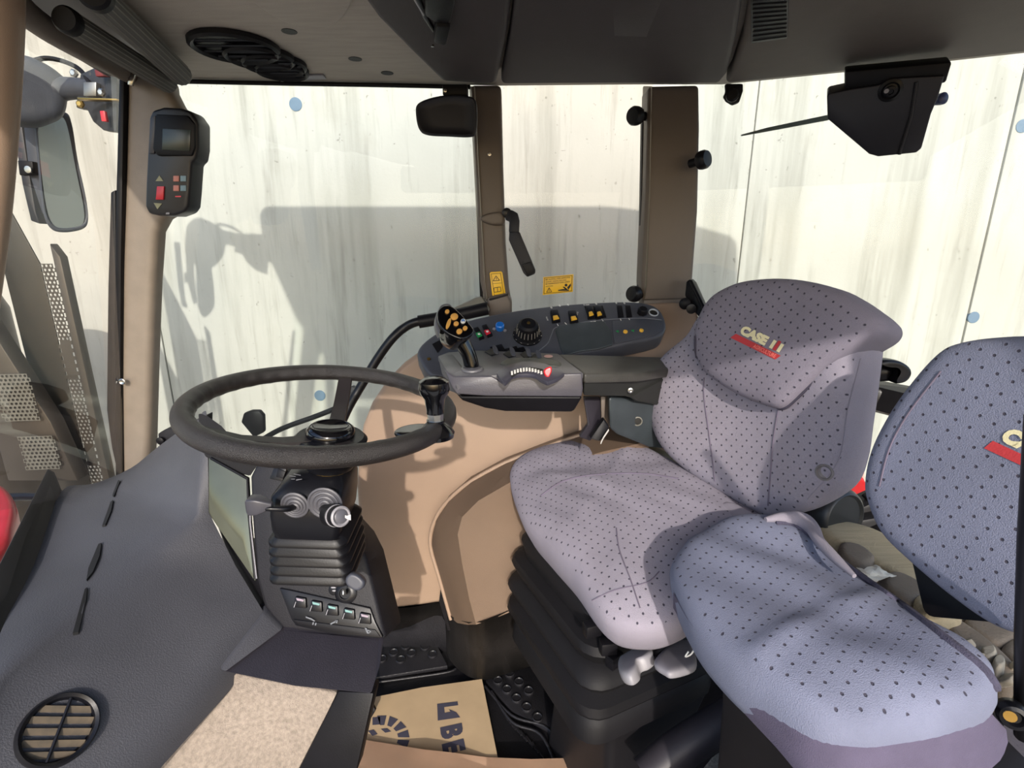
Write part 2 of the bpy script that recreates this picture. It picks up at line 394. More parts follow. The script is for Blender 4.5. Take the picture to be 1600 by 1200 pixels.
tube('arch_lip', [p+V((0,-.004,0)) for p in Ob], .006, TAUPE, wr, 8)
slab('seam_shadow_gap', T((690,905,1.262),(702,950,1.255),(712,985,1.25),(700,985,1.25),(686,940,1.26)), (0,.01,0), BLACK, wr, 0)
# black rubber kick apron under both
A1 = T((574,930,1.27),(590,952,1.265),(640,952,1.265),(688,945,1.26),(704,966,1.2),(744,976,1.075),(800,955,1.08),(862,928,1.1)); A2 = [PZ(x,y,.02) for x,y in ((560,1000),(590,1003),(640,998),(690,985),(702,1030),(745,1062),(800,1050),(865,1030))]
bm = bmesh.new(); R1 = [bm.verts.new(p+V((0,.006,.002))) for p in cr(A1,4,False)]; Rm = [bm.verts.new(p*.45+q*.55+V((0,.02,-.01))) for p,q in zip(cr(A1,4,False),cr(A2,4,False))]; R2 = [bm.verts.new(p) for p in cr(A2,4,False)]
for P_, Q_ in ((R1,Rm),(Rm,R2)):
    for i in range(len(P_)-1): bm.faces.new((P_[i],P_[i+1],Q_[i+1],Q_[i]))
bmesh.ops.solidify(bm, geom=bm.faces[:], thickness=.004)
fin('kick_apron', bm, mat('scuffed_rubber', '#2d2a29', .5, var=.55, scale=7, bump=.4, bscale=120), wr, smooth=70)
# rear shelf / pillar foot behind the console
slab('shelf_top', T((1005,472,1.34),(1083,470,1.34),(1092,492,1.30),(1100,540,1.25),(1060,560,1.22),(960,570,1.2),(985,500,1.33)), (0,.03,-.02), TAUPE, wr, .01, seg=3)
pslab('pillar_foot', plY(1.35), [(1004,468),(1075,466),(1085,500),(1060,512),(1010,500)], .06, TAUPE2, wr, .008)
pslab('fender_lower_rear', plY(1.275), [(1000,560),(1110,540),(1120,700),(980,720),(930,690),(940,600)], .03, TAUPE, wr, .01)
# trims = cab pillars
def trim(n, pl, px, t, m=TAUPE2, bev=.010, **k): return st(pslab('trim_%d' % n, pl, px, t, m, None, bev, seg=4, **k))
t1 = trim(1, plY(1.26), [(196,106),(240,112),(262,120),(264,140),(274,160),(286,178),(294,210),(292,300),(285,324),(254,342),(243,362),(238,440),(234,560),(231,690),(226,760),(187,770),(185,700),(184,600),(186,450),(192,300),(195,180)], .05, mat('pillar_taupe', '#82776c', .5, var=.06, bump=.12, bscale=500), .016, smooth=60)
pslab('pillar_seal', plY(1.25), [(186,112),(194,112),(189,400),(188,600),(190,752),(180,755),(178,500),(181,300)], .03, BLACK, t1, .003)
pslab('window_rubber', plY(1.30), [(172,300),(180,296),(182,560),(183,740),(174,700),(166,640),(168,450)], .02, BLACK, t1, .004)
lathe('pillar_screw', PY(192,596,1.245), (0,-1,0), [(.008,0),(.008,.003),(.006,.0045),(.0035,.003),(0,.002)], STEEL, t1, 14)
pslab('top_bracket', plY(1.22), [(201,110),(212,112),(206,134),(199,132)], .006, STEEL, t1, .001)
t2 = trim(2, plY(1.36), [(735,132),(783,132),(784,170),(786,260),(790,380),(795,450),(799,474),(770,480),(757,470),(750,440),(746,330),(740,215)], .07)
slab('bevel_face', T((733,134,1.40),(742,134,1.352),(746,215,1.352),(752,330,1.352),(758,440,1.352),(762,468,1.352),(750,465,1.40),(744,330,1.40),(738,215,1.40)), (0,.012,0), mat('taupe_light','#8d8474',.5,var=.05), t2, .003)
pslab('pillar_foot', plY(1.33), [(760,468),(772,462),(792,458),(800,470),(800,492),(764,497)], .08, TAUPE2, t2, .008, seg=3)
pslab('foot_slot', plY(1.328), [(764,467),(794,459),(794,462),(765,470)], .02, BLACK, t2, .001)
pslab('door_seal', plY(1.38), [(744,240),(748,240),(754,440),(758,468),(750,468),(748,420)], .02, BLACK, t2, .001)
lathe('pillar_screw', PY(765,241,1.36), (0,-1,0), [(.0045,0),(.0045,.001),(.003,.0015),(0,.0005)], STEEL, t2, 12)
puff('strap_boss', plY(1.352), [(752,338),(770,332),(787,333),(788,350),(770,352),(752,345)], PROF(.01,.012), TAUPE2, t2)
t3 = trim(3, plY(1.36), [(1013,134),(1093,132),(1094,200),(1091,330),(1083,436),(1088,452),(1080,474),(1004,474),(1003,440),(1009,300)], .07)
slab('bevel_face', T((1006,134,1.41),(1019,134,1.353),(1016,300,1.353),(1011,440,1.353),(1008,470,1.353),(999,470,1.41),(1003,300,1.41)), (0,.012,0), mat('taupe_light','#8d8474',.5), t3, .003)
pslab('window_seal', plY(1.40), [(1004,170),(1009,170),(1003,440),(1001,455),(997,455),(1000,400)], .02, BLACK, t3, .001)
# near front pillar at the door edge and windshield header
t4 = st(tube('trim_4', [PY(-6,-60,.86), PY(-2,0,.86), PY(-6,160,.84), PY(-16,330,.80), PY(-30,480,.76)], [.029,.029,.027,.024,.02], TAUPE, res=16))
t5 = st(tube('trim_5', [PY(-20,-60,.84), PY(40,20,.92), PY(120,72,1.06), PY(200,114,1.25)], .020, TAUPE2, res=14))
# roof: liner (ceiling) and outer shell
ce = sroot('ceiling', (0, .7, 1.63))
ZC = 1.63
ZP = plZ(ZC)
fe = [(262,122),(285,127),(500,131),(700,134),(780,136),(1000,134),(1128,134)]
edge = [PZ(x, y, ZC) for x, y in fe] + [PZ(1360,111,ZC), PZ(1610,84,ZC), V((1.25,.9,ZC)), V((1.3,-.05,ZC))]
left = [PZ(262,122,ZC), PZ(215,55,ZC), PZ(160,-20,ZC), V((-.55,.6,ZC)), V((-.45,-.05,ZC))]
poly = edge + left[1:][::-1]
slab('liner_panel', poly, (0,0,.03), LINER, ce, .012, seg=4, smooth=60)
# overhead pod over the seats: lower rounded sections with seams, colour darkened for weaker light
podp = lambda pts, z=ZC-.028: [PZ(x, y, z) for x, y in pts]
LIN2 = mat('liner_shaded', '#322a2c', .7, var=.06, bump=.2, bscale=600)
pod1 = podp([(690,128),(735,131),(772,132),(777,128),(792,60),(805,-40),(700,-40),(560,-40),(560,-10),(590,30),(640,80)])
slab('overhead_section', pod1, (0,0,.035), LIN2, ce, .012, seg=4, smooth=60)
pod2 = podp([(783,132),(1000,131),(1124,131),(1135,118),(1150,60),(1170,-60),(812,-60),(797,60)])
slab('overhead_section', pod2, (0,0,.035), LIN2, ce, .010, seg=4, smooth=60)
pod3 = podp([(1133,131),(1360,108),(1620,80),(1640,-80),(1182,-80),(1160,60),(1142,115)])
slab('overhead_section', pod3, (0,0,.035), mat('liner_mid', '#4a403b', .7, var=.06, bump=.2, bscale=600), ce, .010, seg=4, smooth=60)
zt = plZ(ZC-.029)
slab('recess_plate', podp([(956,-20),(960,56),(1010,58),(1042,-20)], ZC-.0285), (0,0,.002), LIN2, ce, .0008)
for pts in ([(560,-20),(640,-20),(600,40),(558,55),(520,45)], ): pass
slab('storage_lid', [PZ(x,y,ZC-.012) for x,y in cr([V((a,b,0)) for a,b in ((330,-60),(420,10),(455,38),(490,46),(520,40),(545,20),(560,-60))],4,False) for x,y in [(x,y)]] if False else [PZ(q.x,q.y,ZC-.008) for q in cr([V((a,b,0)) for a,b in ((330,-60),(395,4),(450,38),(490,46),(525,38),(552,0),(556,-60))],4,False)], (0,0,.010), LINER, ce, .004, seg=3)
for (cx, cy, rx, ry) in ((367,70,66,14),(405,86,52,9),(428,97,48,7),(440,107,40,6)):
    c = PZ(cx, cy, ZC-.001); r = (PZ(cx+rx, cy, ZC)-PZ(cx-rx, cy, ZC)).length/2
    v = lathe('air_vent', c, (0,0,-1), [(r,0),(r,.008),(r*.93,.012),(r*.86,.008),(r*.84,.001),(0,.001)], BLACK, ce, 36)
    for k in (-.6,-.2,.2,.6):
        hw = r*.84*math.sqrt(1-k*k); box('vent_slat', c+V((0,k*r*.84,-.006)), (hw*2,.006,.003), SATIN, v, 0, Matrix.Rotation(.5,3,'X'))
for cx, cy in ((452,49),(555,92),(605,114)):
    lathe('screw_hole', PZ(cx,cy,ZC), (0,0,-1), [(.014,0),(.014,.0008),(.010,.001),(0,.0002)], BLACK, ce, 14)
g = slab('speaker_grille', podp([(1172,-30),(1233,-30),(1230,60),(1174,68)], ZC-.030), (0,0,.004), BLACK, ce, .001)
for i in range(14):
    a = PZ(1176,64-i*7,ZC-.031); b = PZ(1229,57-i*6.6,ZC-.031); tube('grille_rib', [a,b], .0010, mat('grille_rib','#0c0c10',.7), g, 6, 0)
tube('edge_welt', [PZ(x,y+1,ZC-.006) for x,y in ((275,126),(420,129),(600,132),(735,135))], .005, BLACK, ce, 8)
slab('lip_clip', podp([(420,120),(505,118),(510,124),(440,128)], ZC-.004), (0,0,.004), GREYP, ce, .001)
st(slab('roof', [V((-.90,.75,1.665)), V((-1.07,1.5,1.665)), V((.50,1.5,1.665)), V((.66,1.46,1.665)), V((1.10,1.22,1.665)), V((1.26,-.08,1.665)), V((-.60,-.08,1.665))], (0,0,.20), mat('roof_shell', '#2a2422', .5), None, .05, seg=5, smooth=60))
# near side of the cab: roof rail above the open doorway, rear door post, fender side behind the seats
st(box('trim_6', (.35, -.10, 1.60), (1.9, .07, .13), LIN2, None, .02))
st(box('trim_7', (.64, -.10, .80), (.10, .08, 1.60), TAUPE2, None, .02))
st(slab('wall_left', [V((.60,-.12,.0)), V((1.26,-.12,.0)), V((1.26,-.12,.90)), V((.95,-.12,.88)), V((.72,-.12,.70)), V((.60,-.12,.45))], (0,.05,0), TAUPE, None, .015))
# glazing
def window(n, pts, m, seal=True):
    o = st(slab('window_%d' % n, pts, (0,.004,0), m, None, 0))
    return o
w1 = window(1, T((225,112,1.43),(760,112,1.43),(770,470,1.43),(765,760,1.43),(250,800,1.43)), GLASS)
w2 = window(2, T((770,112,1.425),(1022,112,1.425),(1018,500,1.425),(782,505,1.425)), GLASSC)
w3 = window(3, T((1062,112,1.40),(1640,66,1.22),(1700,900,1.18),(1330,900,1.25),(1080,520,1.38)), GLASS)
w4 = window(4, T((186,100,1.29),(-10,10,.86),(-20,420,.84),(-10,800,.80),(80,770,1.05),(190,760,1.24)), GLASSC)
# rear lower wall of the cab
wb = st(slab('wall_rear', T((1130,560,1.33),(1330,800,1.14),(1440,815,1.08),(1640,800,1.00),(1640,1500,.75),(1130,1100,1.25)), (.02,.05,0), DASHD, None, .006))
# ================================================================= DASHBOARD
dash = thing('dashboard', 'dark grey moulded dashboard cowl with slots and a round air vent', 'dashboard', (-.6, .8, .55))
Lp = T((196,742,1.235),(140,757,1.13),(95,768,1.04),(45,880,.80),(0,990,.62),(-60,1120,.50),(-220,1420,.36))
Rp = T((322,642,.97),(325,720,.93),(326,800,.885),(368,884,.83),(414,960,.78),(352,1050,.69),(60,1362,.44))
Lc = cr(Lp, 4, False); Rc = cr(Rp, 4, False)
# keep the driver-side edge crisp at its corners
Rl = []
for a, b in zip(Rp, Rp[1:]):
    for k in range(4): Rl.append(a.lerp(b, k/4))
Rl.append(Rp[-1]); NU = 12
Mp = T((312,652,.985),(308,728,.93),(305,804,.872),(222,880,.777),(138,966,.662),(26,1052,.56),(-120,1290,.42)); Ml = []
for a, b in zip(Mp, Mp[1:]):
    for k in range(4): Ml.append(a.lerp(b, k/4))
Ml.append(Mp[-1])
bm = bmesh.new(); G = []
for i, (a, b, c_) in enumerate(zip(Lc, Rl, Ml)):
    row = []
    for k in range(NU+1):
        u = k/NU; p = a.lerp(c_, k/7) if k <= 7 else c_.lerp(b, (k-7)/5)
        if 0 < k < 7: p.z += .006*math.sin(math.pi*k/7)
        if k > 7: p.z += .004*math.sin(math.pi*(k-7)/5)
        if k == 7: p.z -= .003
        row.append(bm.verts.new(p))
    G.append(row)
for A, B in zip(G, G[1:]):
    for k in range(NU): bm.faces.new((A[k], A[k+1], B[k+1], B[k]))
# skirt down all round so that it is a solid cowl
ring = [r[0] for r in G] + G[-1][1:] + [r[-1] for r in G[::-1]][1:] + G[0][::-1][1:-1]
low = [bm.verts.new(v.co + V((0,0,-.04))) for v in ring]
for i in range(len(ring)): j = (i+1)%len(ring); bm.faces.new((ring[i], ring[j], low[j], low[i]))
cowl = fin('cowl', bm, DASH, dash, smooth=50)
ct = bvh_of(cowl)
def on_cowl(px, py, off=.0008):
    d = Rd(px, py).normalized(); h = ct.ray_cast(CAM, d); return (h[0]+h[1]*off*(1 if h[1].dot(d) < 0 else -1), h[1] if h[1].dot(d) < 0 else -h[1]) if h[0] else (PZ(px,py,.7), Z3)
for q in ([(186,752),(189,753),(180,776),(177,775)], [(174,786),(178,783),(175,800),(166,822),(161,823)], [(155,852),(160,850),(157,870),(146,896),(136,908),(139,890)], [(133,923),(137,920),(135,940),(122,990),(113,992),(117,975)]):
    bm = bmesh.new(); f = bm.faces.new([bm.verts.new(on_cowl(x, y, .0035)[0]) for x, y in q]); 
    r = bmesh.ops.extrude_face_region(bm, geom=[f]); 
    for v in [e for e in r['geom'] if isinstance(e, bmesh.types.BMVert)]: v.co.z -= .006
    fin('defrost_slot', bm, mat('slot', '#08080a', .8), dash)
c, n = on_cowl(91, 1141, .002)
vr = (on_cowl(30,1141)[0]-on_cowl(152,1141)[0]).length/2
vent = lathe('round_vent', c, n, [(vr*1.03,-.004),(vr*1.03,.004),(vr*.97,.010),(vr*.88,.007),(vr*.84,-.002),(vr*.80,-.004),(0,-.004)], SATIN, dash, 44)
vu = (on_cowl(112,1090)[0]-on_cowl(72,1195)[0]); vu = (vu-n*vu.dot(n)).normalized(); vv = n.cross(vu)
for k in (-.66,-.36,-.05,.26,.56):
    hw = vr*.84*math.sqrt(1-k*k); q = c+vu*(k*vr)+n*.001
    M3 = Matrix((vv, vu, n)).transposed() @ Matrix.Rotation(.55, 3, 'X')
    box('vent_slat', q, (hw*2, vr*.20, .0012), mat('dusty_slat', '#4a3f30', .6, var=.5, scale=40), vent, 0, M3)
tube('vent_vane', [c-vu*vr*.86+n*.004, c+vu*vr*.86+n*.004], .0022, SATIN, vent, 6, 0)
# instrument hood and display
slab('hood_underside', T((323,648,.965),(346,664,.95),(404,727,.91),(391,746,.895),(326,716,.925)), (-.03,.02,.0), mat('hood_black','#0f0e11',.9), dash, .004)
slab('display_recess', T((325,776,.905),(402,902,.825),(436,975,.785),(412,962,.80),(366,892,.855)), (-.02,.03,-.02), BLACK, dash, .002)
GL = Pl(*T((327,712,.93),(390,748,.895),(398,900,.82)))
slab('display_glass', GL.poly([(326,712),(388,746),(391,800),(400,900),(398,908),(372,870),(326,803)]), -GL.n*.004, mat('display_glass', '#5d5f52', .08, .4, var=.25, scale=6), dash, .001)
tube('display_trim', [GL.p(*q, .003) for q in ((330,716),(387,748),(389,800),(390,812),(399,905))], .0028, BLACK, dash, 8, 0)
tube('display_trim', [GL.p(*q, .005) for q in ((391,790),(391,815),(401,904))], .0012, GREYP, dash, 6, 0)
# central console body
CP = Pl(*T((403,722,.90),(440,985,.775),(600,1000,.755)))
slab('console_body', CP.poly([(400,724),(428,722),(447,734),(520,800),(556,840),(572,872),(586,930),(603,1000),(520,993),(440,985),(424,968),(412,950),(399,900),(392,800),(390,745)]), -CP.n*.10, DASHD, dash, .008, seg=3)
# lower cover
slab('lower_cover', T((414,962,.775),(440,984,.772),(520,993,.765),(602,1000,.755),(594,1040,.70),(582,1086,.66),(460,1074,.665),(346,1050,.685)), (-.02,.09,.01), mat('lower_cover','#26232a',.6,var=.15,scale=14,bump=.4,bscale=500), dash, .008, seg=3)
slab('lower_cover_corner', T((412,956,.779),(444,984,.770),(352,1052,.679),(340,1048,.684)), (-.01,.03,0), DASH, dash, .006)
slab('knee_panel', T((346,1048,.71),(528,1082,.69),(466,1210,.66),(200,1210,.575)), (-.01,.03,-.01), CARPET, dash, .004)
slab('side_cover', T((528,1080,.69),(584,1083,.68),(556,1210,.64),(462,1210,.655)), (0,.04,-.01), BLACK, dash, .004)
# black edge trim towards the windshield
bt = slab('cowl_edge_trim', T((74,733,1.06),(83,740,1.05),(99,776,1.035),(74,850,.86),(26,975,.66),(-40,1110,.50),(-120,1110,.50),(-60,980,.62),(0,880,.74)), (-.012,.015,-.005), mat('edge_black','#0d0b0e',.7), dash, .003)
# pivoting rocker near the display
pslab('small_rocker_frame', CP, [(430,726),(447,733),(441,752),(421,748)], .006, SATIN, dash, .001, h=.006)
pslab('small_rocker', CP, [(434,732),(446,737),(442,748),(431,745)], .005, BLACK, dash, .001, h=.009)
# ---- switch panel
sp = thing('switch_panel', 'black recessed panel with a row of five square rocker switches', 'switch panel', tuple(CP.p(520,960)))
pslab('frame', CP, [(436,919),(452,922),(520,937),(578,950),(586,972),(598,996),(590,998),(520,991),(462,978),(455,968)], .008, SATIN, sp, .002, h=.005)
pslab('icon_strip', CP, [(458,968),(520,976),(586,984),(594,995),(520,987),(466,976)], .003, BLACK, sp, .001, h=.007)
for i, (x, y) in enumerate(((469,941),(494,947),(519,953),(545,959),(570,966))):
    s_ = pslab('rocker_switch', CP, [(x-8,y-9),(x+8,y-6),(x+9,y+10),(x-11,y+8)], .012, SATIN, sp, .0015, h=.011)
    prints('switch_icon', CP.up(.0112), [[(x-6,y-7),(x+6,y-4),(x+5,y-1),(x-5,y-3)]], mat('icon_%d' % (i in (0,4)), '#8d7f8a' if i in (0,4) else '#6a8f8c', .5), s_)
    prints('switch_edge', CP.up(.0112), [[(x-7,y-1),(x-6,y-1),(x-9,y+8),(x-10,y+8)]], GREYP, s_)
for q_ in [[(478,963),(487,966),(486,968),(478,965)], [(487,966),(493,970),(491,971),(486,968)], [(489,972),(491,972),(490,976),(488,976)], [(493,973),(495,973),(494,977),(492,977)], [(516,974),(526,969),(527,971),(517,976)], [(524,969),(528,969),(527,974),(524,972)],
   [(570,981),(573,981),(576,989),(574,990)], [(573,983),(580,986),(580,987),(573,985)],[(575,989),(580,986),(580,987),(576,990)]]: prints('icon_print', CP.up(.0074), [q_], mat('icon_grey','#62656b',.5), sp)
# ---- ignition key
key = thing('ignition_key', 'black-headed key standing in the ignition lock above the five switches', 'key', tuple(CP.p(541,925)))
lathe('lock_ring', CP.p(541,926), CP.n, [(.020,0),(.020,.003),(.014,.007),(.010,.007),(.0095,.004),(0,.004)], SATIN, key)
kd = (CP.n + CP.v*.25 + CP.u*.25).normalized()
kb = CP.p(541,925,.004); box('blade', kb+kd*.018, (.002,.009,.036), STEEL, key, .0005, kd.to_track_quat('Z','Y').to_matrix())
KH = Pl(PY(555,908,.705), PY(555,908,.705)+X3, PY(555,908,.705)+V((0,.35,1)))
puff('head', KH, [(542,900),(550,894),(562,898),(571,908),(568,918),(558,922),(545,915),(541,908)], PROF(.008,.007), mat('key_head','#3b3d46',.45), key)
lathe('lock_mark', CP.p(522,921,.001), CP.n, [(.010,0),(.010,.001),(.0085,.0016),(0,.0016)], SATIN, key, 18)
prints('lock_icon', CP.up(.003), [circ(521,918,4,1.2,10), circ(523,923,4,1.2,10)], GREYP, key)

# ================================================================= STEERING
SC = PY(509, 634, .75); RN = V((.11, -.02, 1)).normalized(); RU = (X3 - RN*RN.x).normalized(); RV = RN.cross(RU); RR = .186
sw = thing('steering_wheel', 'black worn steering wheel with a round spinner knob clamped on its rim', 'steering wheel', tuple(SC - RN*.06))
NR, NT = 160, 18; bm = bmesh.new(); Rg = []
for i in range(NR):
    a = 2*math.pi*i/NR; d = RU*math.cos(a)+RV*math.sin(a); c = SC + d*RR; g = []
    for k in range(NT):
        t = 2*math.pi*k/NT; q = .0142*(1 + (.10*max(0,math.cos(a*36))*max(0,-math.cos(t))))
        g.append(bm.verts.new(c + d*math.cos(t)*q + RN*math.sin(t)*q*.98))
    Rg.append(g)
for i in range(NR):
    A, B = Rg[i], Rg[(i+1)%NR]
    for k in range(NT): bm.faces.new((A[k], A[(k+1)%NT], B[(k+1)%NT], B[k]))
fin('rim', bm, RIMM, sw, smooth=80)
HB = SC - RN*.050 + RU*.008
lathe('hub', HB - RN*.040, RN, [(.028,-.012),(.036,-.010),(.042,.0),(.046,.02),(.054,.030),(.056,.036),(.050,.042),(.0,.044)], SATIN, sw, 36)
lathe('brass_ring', HB - RN*.054, RN, [(.024,-.003),(.030,0),(.030,.005),(.024,.007)], BRASS, sw, 32)
hc = PY(520, 664, .75)
lathe('horn_cap', HB+RN*.002, RN, [(.036,0),(.037,.006),(.035,.012),(.030,.016),(.027,.0165),(.024,.014),(0,.013)], GLOSS, sw, 36)
for ang in (98, 218, 318):
    d = RU*math.cos(math.radians(ang))+RV*math.sin(math.radians(ang)); e = RN.cross(d)
    a = HB + d*.03 + RN*.0; b = SC + d*(RR-.010) - RN*.008
    rings = []
    for t in (0,.25,.6,.85,1):
        p = a.lerp(b, t) - RN*.012*math.sin(math.pi*t); hw = .0135-.001*t
        rings.append([p+e*hw-RN*.003, p+e*hw*.9+RN*.003, p-e*hw*.9+RN*.003, p-e*hw-RN*.003])
    loft('spoke', rings, mat('spoke','#231f20',.5,bump=.1), sw, smooth=30)
# spinner knob
KB = SC + (RU*math.cos(math.radians(-14))+RV*math.sin(math.radians(-14)))*RR
KA = PY(681,668,.70); kn = lathe('spinner_knob', KA+V((0,0,.022)), Z3, [(.0125,0),(.0125,.006),(.015,.022),(.0205,.030),(.0225,.038),(.021,.047),(.014,.052),(0,.0535)], GLOSS, sw, 36)
lathe('chrome_collar', KA+V((0,0,.010)), Z3, [(.0115,0),(.0115,.012)], STEEL, kn, 8, 10)
lathe('clamp_base', KA+V((0,0,-.014)), Z3, [(.026,0),(.027,.006),(.022,.014),(.013,.022),(.013,.026)], GLOSS, kn, 28)
puff('clamp_plate', plZ(KA.z-.012), [(616,676),(630,669),(655,665),(676,667),(680,676),(655,681),(625,682)], PROF(.004,.005), GLOSS, kn)

# ================================================================= STEERING COLUMN
col = thing('steering_column', 'black steering column housing with rubber bellows and two stalks', 'steering column', tuple(PY(505,905,.72)))
def rr(px, py, y, a, b, r=.014, tilt=.12): # ring centred on a sight line
    c = PY(px, py, y); return rrect(c, V((1,0,-.04)).normalized(), V((0,1,tilt)).normalized(), a, b, r, 4)
loft('housing', [rr(494,812,.745,.050,.050), rr(494,800,.745,.053,.054), rr(494,778,.745,.054,.055,.012), rr(495,752,.748,.0535,.053,.012), rr(500,738,.752,.046,.044,.016), rr(506,726,.755,.030,.030,.014)], SATIN, col, smooth=40)
rg = [rr(494,812,.745,.050,.050)]
for i, (py, px) in enumerate(((822,496),(836,497),(850,499),(864,500),(877,500))):
    w_ = .062+.001*i; rg += [rr(px, py-10, .752, w_-.007, .050), rr(px, py-4, .752, w_, .056,.018), rr(px, py, .752, w_, .056,.018), rr(px, py+3, .752, w_-.008, .050)]
loft('bellows', rg, mat('bellows_rubber','#0d0c0f',.42,bump=.08,spec=.3), col, smooth=40)
HF = Pl(*T((450,780,.690),(540,780,.690),(495,830,.692)))
for (x, y, rad) in ((461,789,.021),(508,786,.026)):
    for k in range(4):
        r0 = rad*(1-k*.22); lathe('seal_ring', HF.p(x, y+k*1.2, .001*k), HF.n, [(r0,0),(r0,.0018),(r0-.0022,.0030),(r0-.0044,.0010),(0,.0008)], RING, col, 26)
prints('lever_marks', Pl(*T((450,745,.71),(500,745,.71),(475,728,.75))), [[(452,745),(462,746),(462,747),(452,746)],[(459,742),(470,744),(470,745),(459,743)],[(455,750),(461,750),(461,751),(455,751)],[(463,751),(472,750),(472,751),(463,753)]], GREYP, col, off=.002)
ls = tube('left_stalk', [HF.p(460,792,.0), HF.p(448,795,.02), HF.p(425,795,.028), HF.p(415,794,.028)], [.005,.0045,.004,.004], SATIN, col)
lc = PY(406,789,.665); loft('stalk_paddle', [rrect(lc+V((x,0,0)), Y3, Z3, a, b, .003, 3) for x, a, b in ((.018,.004,.004),(.008,.008,.009),(-.002,.010,.0125),(-.014,.010,.0125),(-.0165,.008,.010))], mat('stalk_grey','#3c3b41',.4), ls, smooth=50)
rs = tube('right_stalk', [HF.p(508,795,.0), HF.p(512,802,.018), PY(520,807,.655)], [.009,.009,.009], SATIN, col, 20, 2)
ka = (PY(545,809,.628)-PY(514,804,.665)).normalized(); k0 = PY(514,804,.665)
lathe('stalk_knob', k0, ka, [(.0135,-.002),(.0155,.003),(.0158,.018),(.0145,.019),(.0145,.023),(.0150,.024),(.0150,.034)], BLACK, rs, 32)
lathe('knob_band', k0, ka, [(.0155,.020),(.0158,.0205),(.0158,.0220),(.0155,.0225)], GREYP, rs, 32)
kp = k0+ka*.034; lathe('button_bezel', kp, ka, [(.0145,-.002),(.0145,.002),(.0125,.0035),(.0105,.002),(.0100,.001)], GREYP, rs, 32)
lathe('horn_button', kp, ka, [(.0098,0),(.0098,.0028),(.008,.004),(0,.0038)], mat('button_grey','#55545a',.35), rs, 28)
HP = Pl(kp+ka*.0044, kp+ka*.0044+ka.orthogonal(), kp+ka*.0044+ka.cross(ka.orthogonal()))
prints('horn_icon', HP, [[(539,805),(542,806),(542,811),(539,809)],[(542,806),(548,804),(548,813),(542,811)]], WHITE, rs, off=.0003)
# ================================================================= RIGHT CONTROL CONSOLE
KP = Pl(*T((900,474,1.29),(905,556,1.15),(664,570,1.11)))
con = thing('control_console', 'long curved dark console panel with switches, dial and amber rockers under the side window', 'control console', tuple(KP.p(850,530,-.06)))
co = [(655,560),(652,548),(664,532),(695,512),(740,497),(800,485),(860,477),(920,472),(975,470),(1010,473),(1030,482),(1040,500),(1040,515),(1028,526),(985,536),(930,547),(885,556),(868,560),(820,572),(740,588),(690,590),(668,582)]
pslab('console_shell', KP, [(q.x,q.y) for q in cr([V((a,b,0)) for a,b in co],3)], .05, CONS, con, .008, seg=3, smooth=60)
pslab('lower_cover', KP, [(868,516),(872,508),(905,503),(945,501),(955,516),(958,538),(935,545),(905,549),(882,556),(876,545)], .006, mat('cover_green_grey','#3c4246',.4), con, .003, h=.004, seg=3)
pslab('indicator_cover', KP, [(957,501),(1000,498),(1030,500),(1034,516),(1022,523),(985,532),(960,537),(957,516)], .005, CONS, con, .002, h=.002)
tube('panel_groove', [KP.p(*q, .001) for q in ((842,548),(856,536),(862,522),(868,512),(890,507),(940,500),(1000,497),(1034,500))], .0012, mat('groove_edge','#6d7078',.4), con, 6, 4)
def rocker(px, w, name='rocker_switch', amber=True, h=.012):
    x, y = px; s_ = pslab(name, KP, [(x-w,y-8),(x+w-2,y-9),(x+w+2,y+9),(x-w+3,y+11)], .010, SATIN, con, .0015, h=.006)
    if amber: pslab('amber_half', KP, [(x-w+4,y+1),(x+w-3,y),(x+w,y+5),(x-w+5,y+7)], .006, YKEY, s_, .001, h=.0095)
    return s_
for x, y in ((867,492),(895,493),(922,486),(935,486)): rocker((x, y), 7 if x < 900 else 6)
pslab('switch_recess', KP, [(913,478),(942,477),(948,496),(920,499)], .003, BLACK, con, .001, h=.001)
for x, y in ((969,486),(982,486)): pslab('blank_switch', KP, [(x-5,y-9),(x+3,y-9),(x+6,y+9),(x-3,y+10)], .004, BLACK, con, .001, h=.002)
lathe('socket_ring', KP.p(1021,489,.001), KP.n, [(.0125,0),(.0125,.003),(.0105,.003),(.010,-.0),(0,-.0005)], mat('silver','#b4bac0',.35), con, 26)
lathe('socket_hole', KP.p(1021,489,.0015), KP.n, [(.0098,0),(0,.0002)], INK, con, 20)
lathe('selector_knob', KP.p(1003,489), KP.n, [(.0125,0),(.0125,.008),(.0105,.014),(.009,.015),(0,.015)], BLACK, con, 8, 20)
for x, y, m_ in ((977,519,YKEY),(1002,517,YKEY)): lathe('indicator_button', KP.p(x,y,.002), KP.n, [(.0052,0),(.0052,.003),(.004,.004),(0,.004)], m_, con, 16)
for x, y in ((965,518),(989,517)): lathe('green_mark', KP.p(x,y,.002), KP.n, [(.0045,0),(.0045,.0012),(0,.0014)], GREEN, con, 3, 10)
K2 = KP.up(.0012)
for s_, a, b in (('MAN',(973,513.5),(981,513)),('AUTO',(999,512.5),(1006,512)),('0',(874,479.5),(876.5,479)),('0',(861,482.5),(863.5,482)),('0',(887,478),(889.5,477.6)),('0',(962,475),(964.5,475)),('0',(975,475.5),(977.5,475.2)),('I',(872,510),(873,509.8)),('I',(886,508.5),(887,508)),('I',(899,506.3),(900,506)),('I',(970,501.5),(971,501.4)),('I',(984,501.4),(985,501.2)),('I',(942,502.5),(943,502.3)),('0 man',(912,477.6),(921,476.9)),('0',(931,476.6),(933.5,476.3)),('N-14',(923,504),(931,503.2))):
    text('white_mark', s_, K2, a, b, WHITE, con, xs=1, bold=.02)
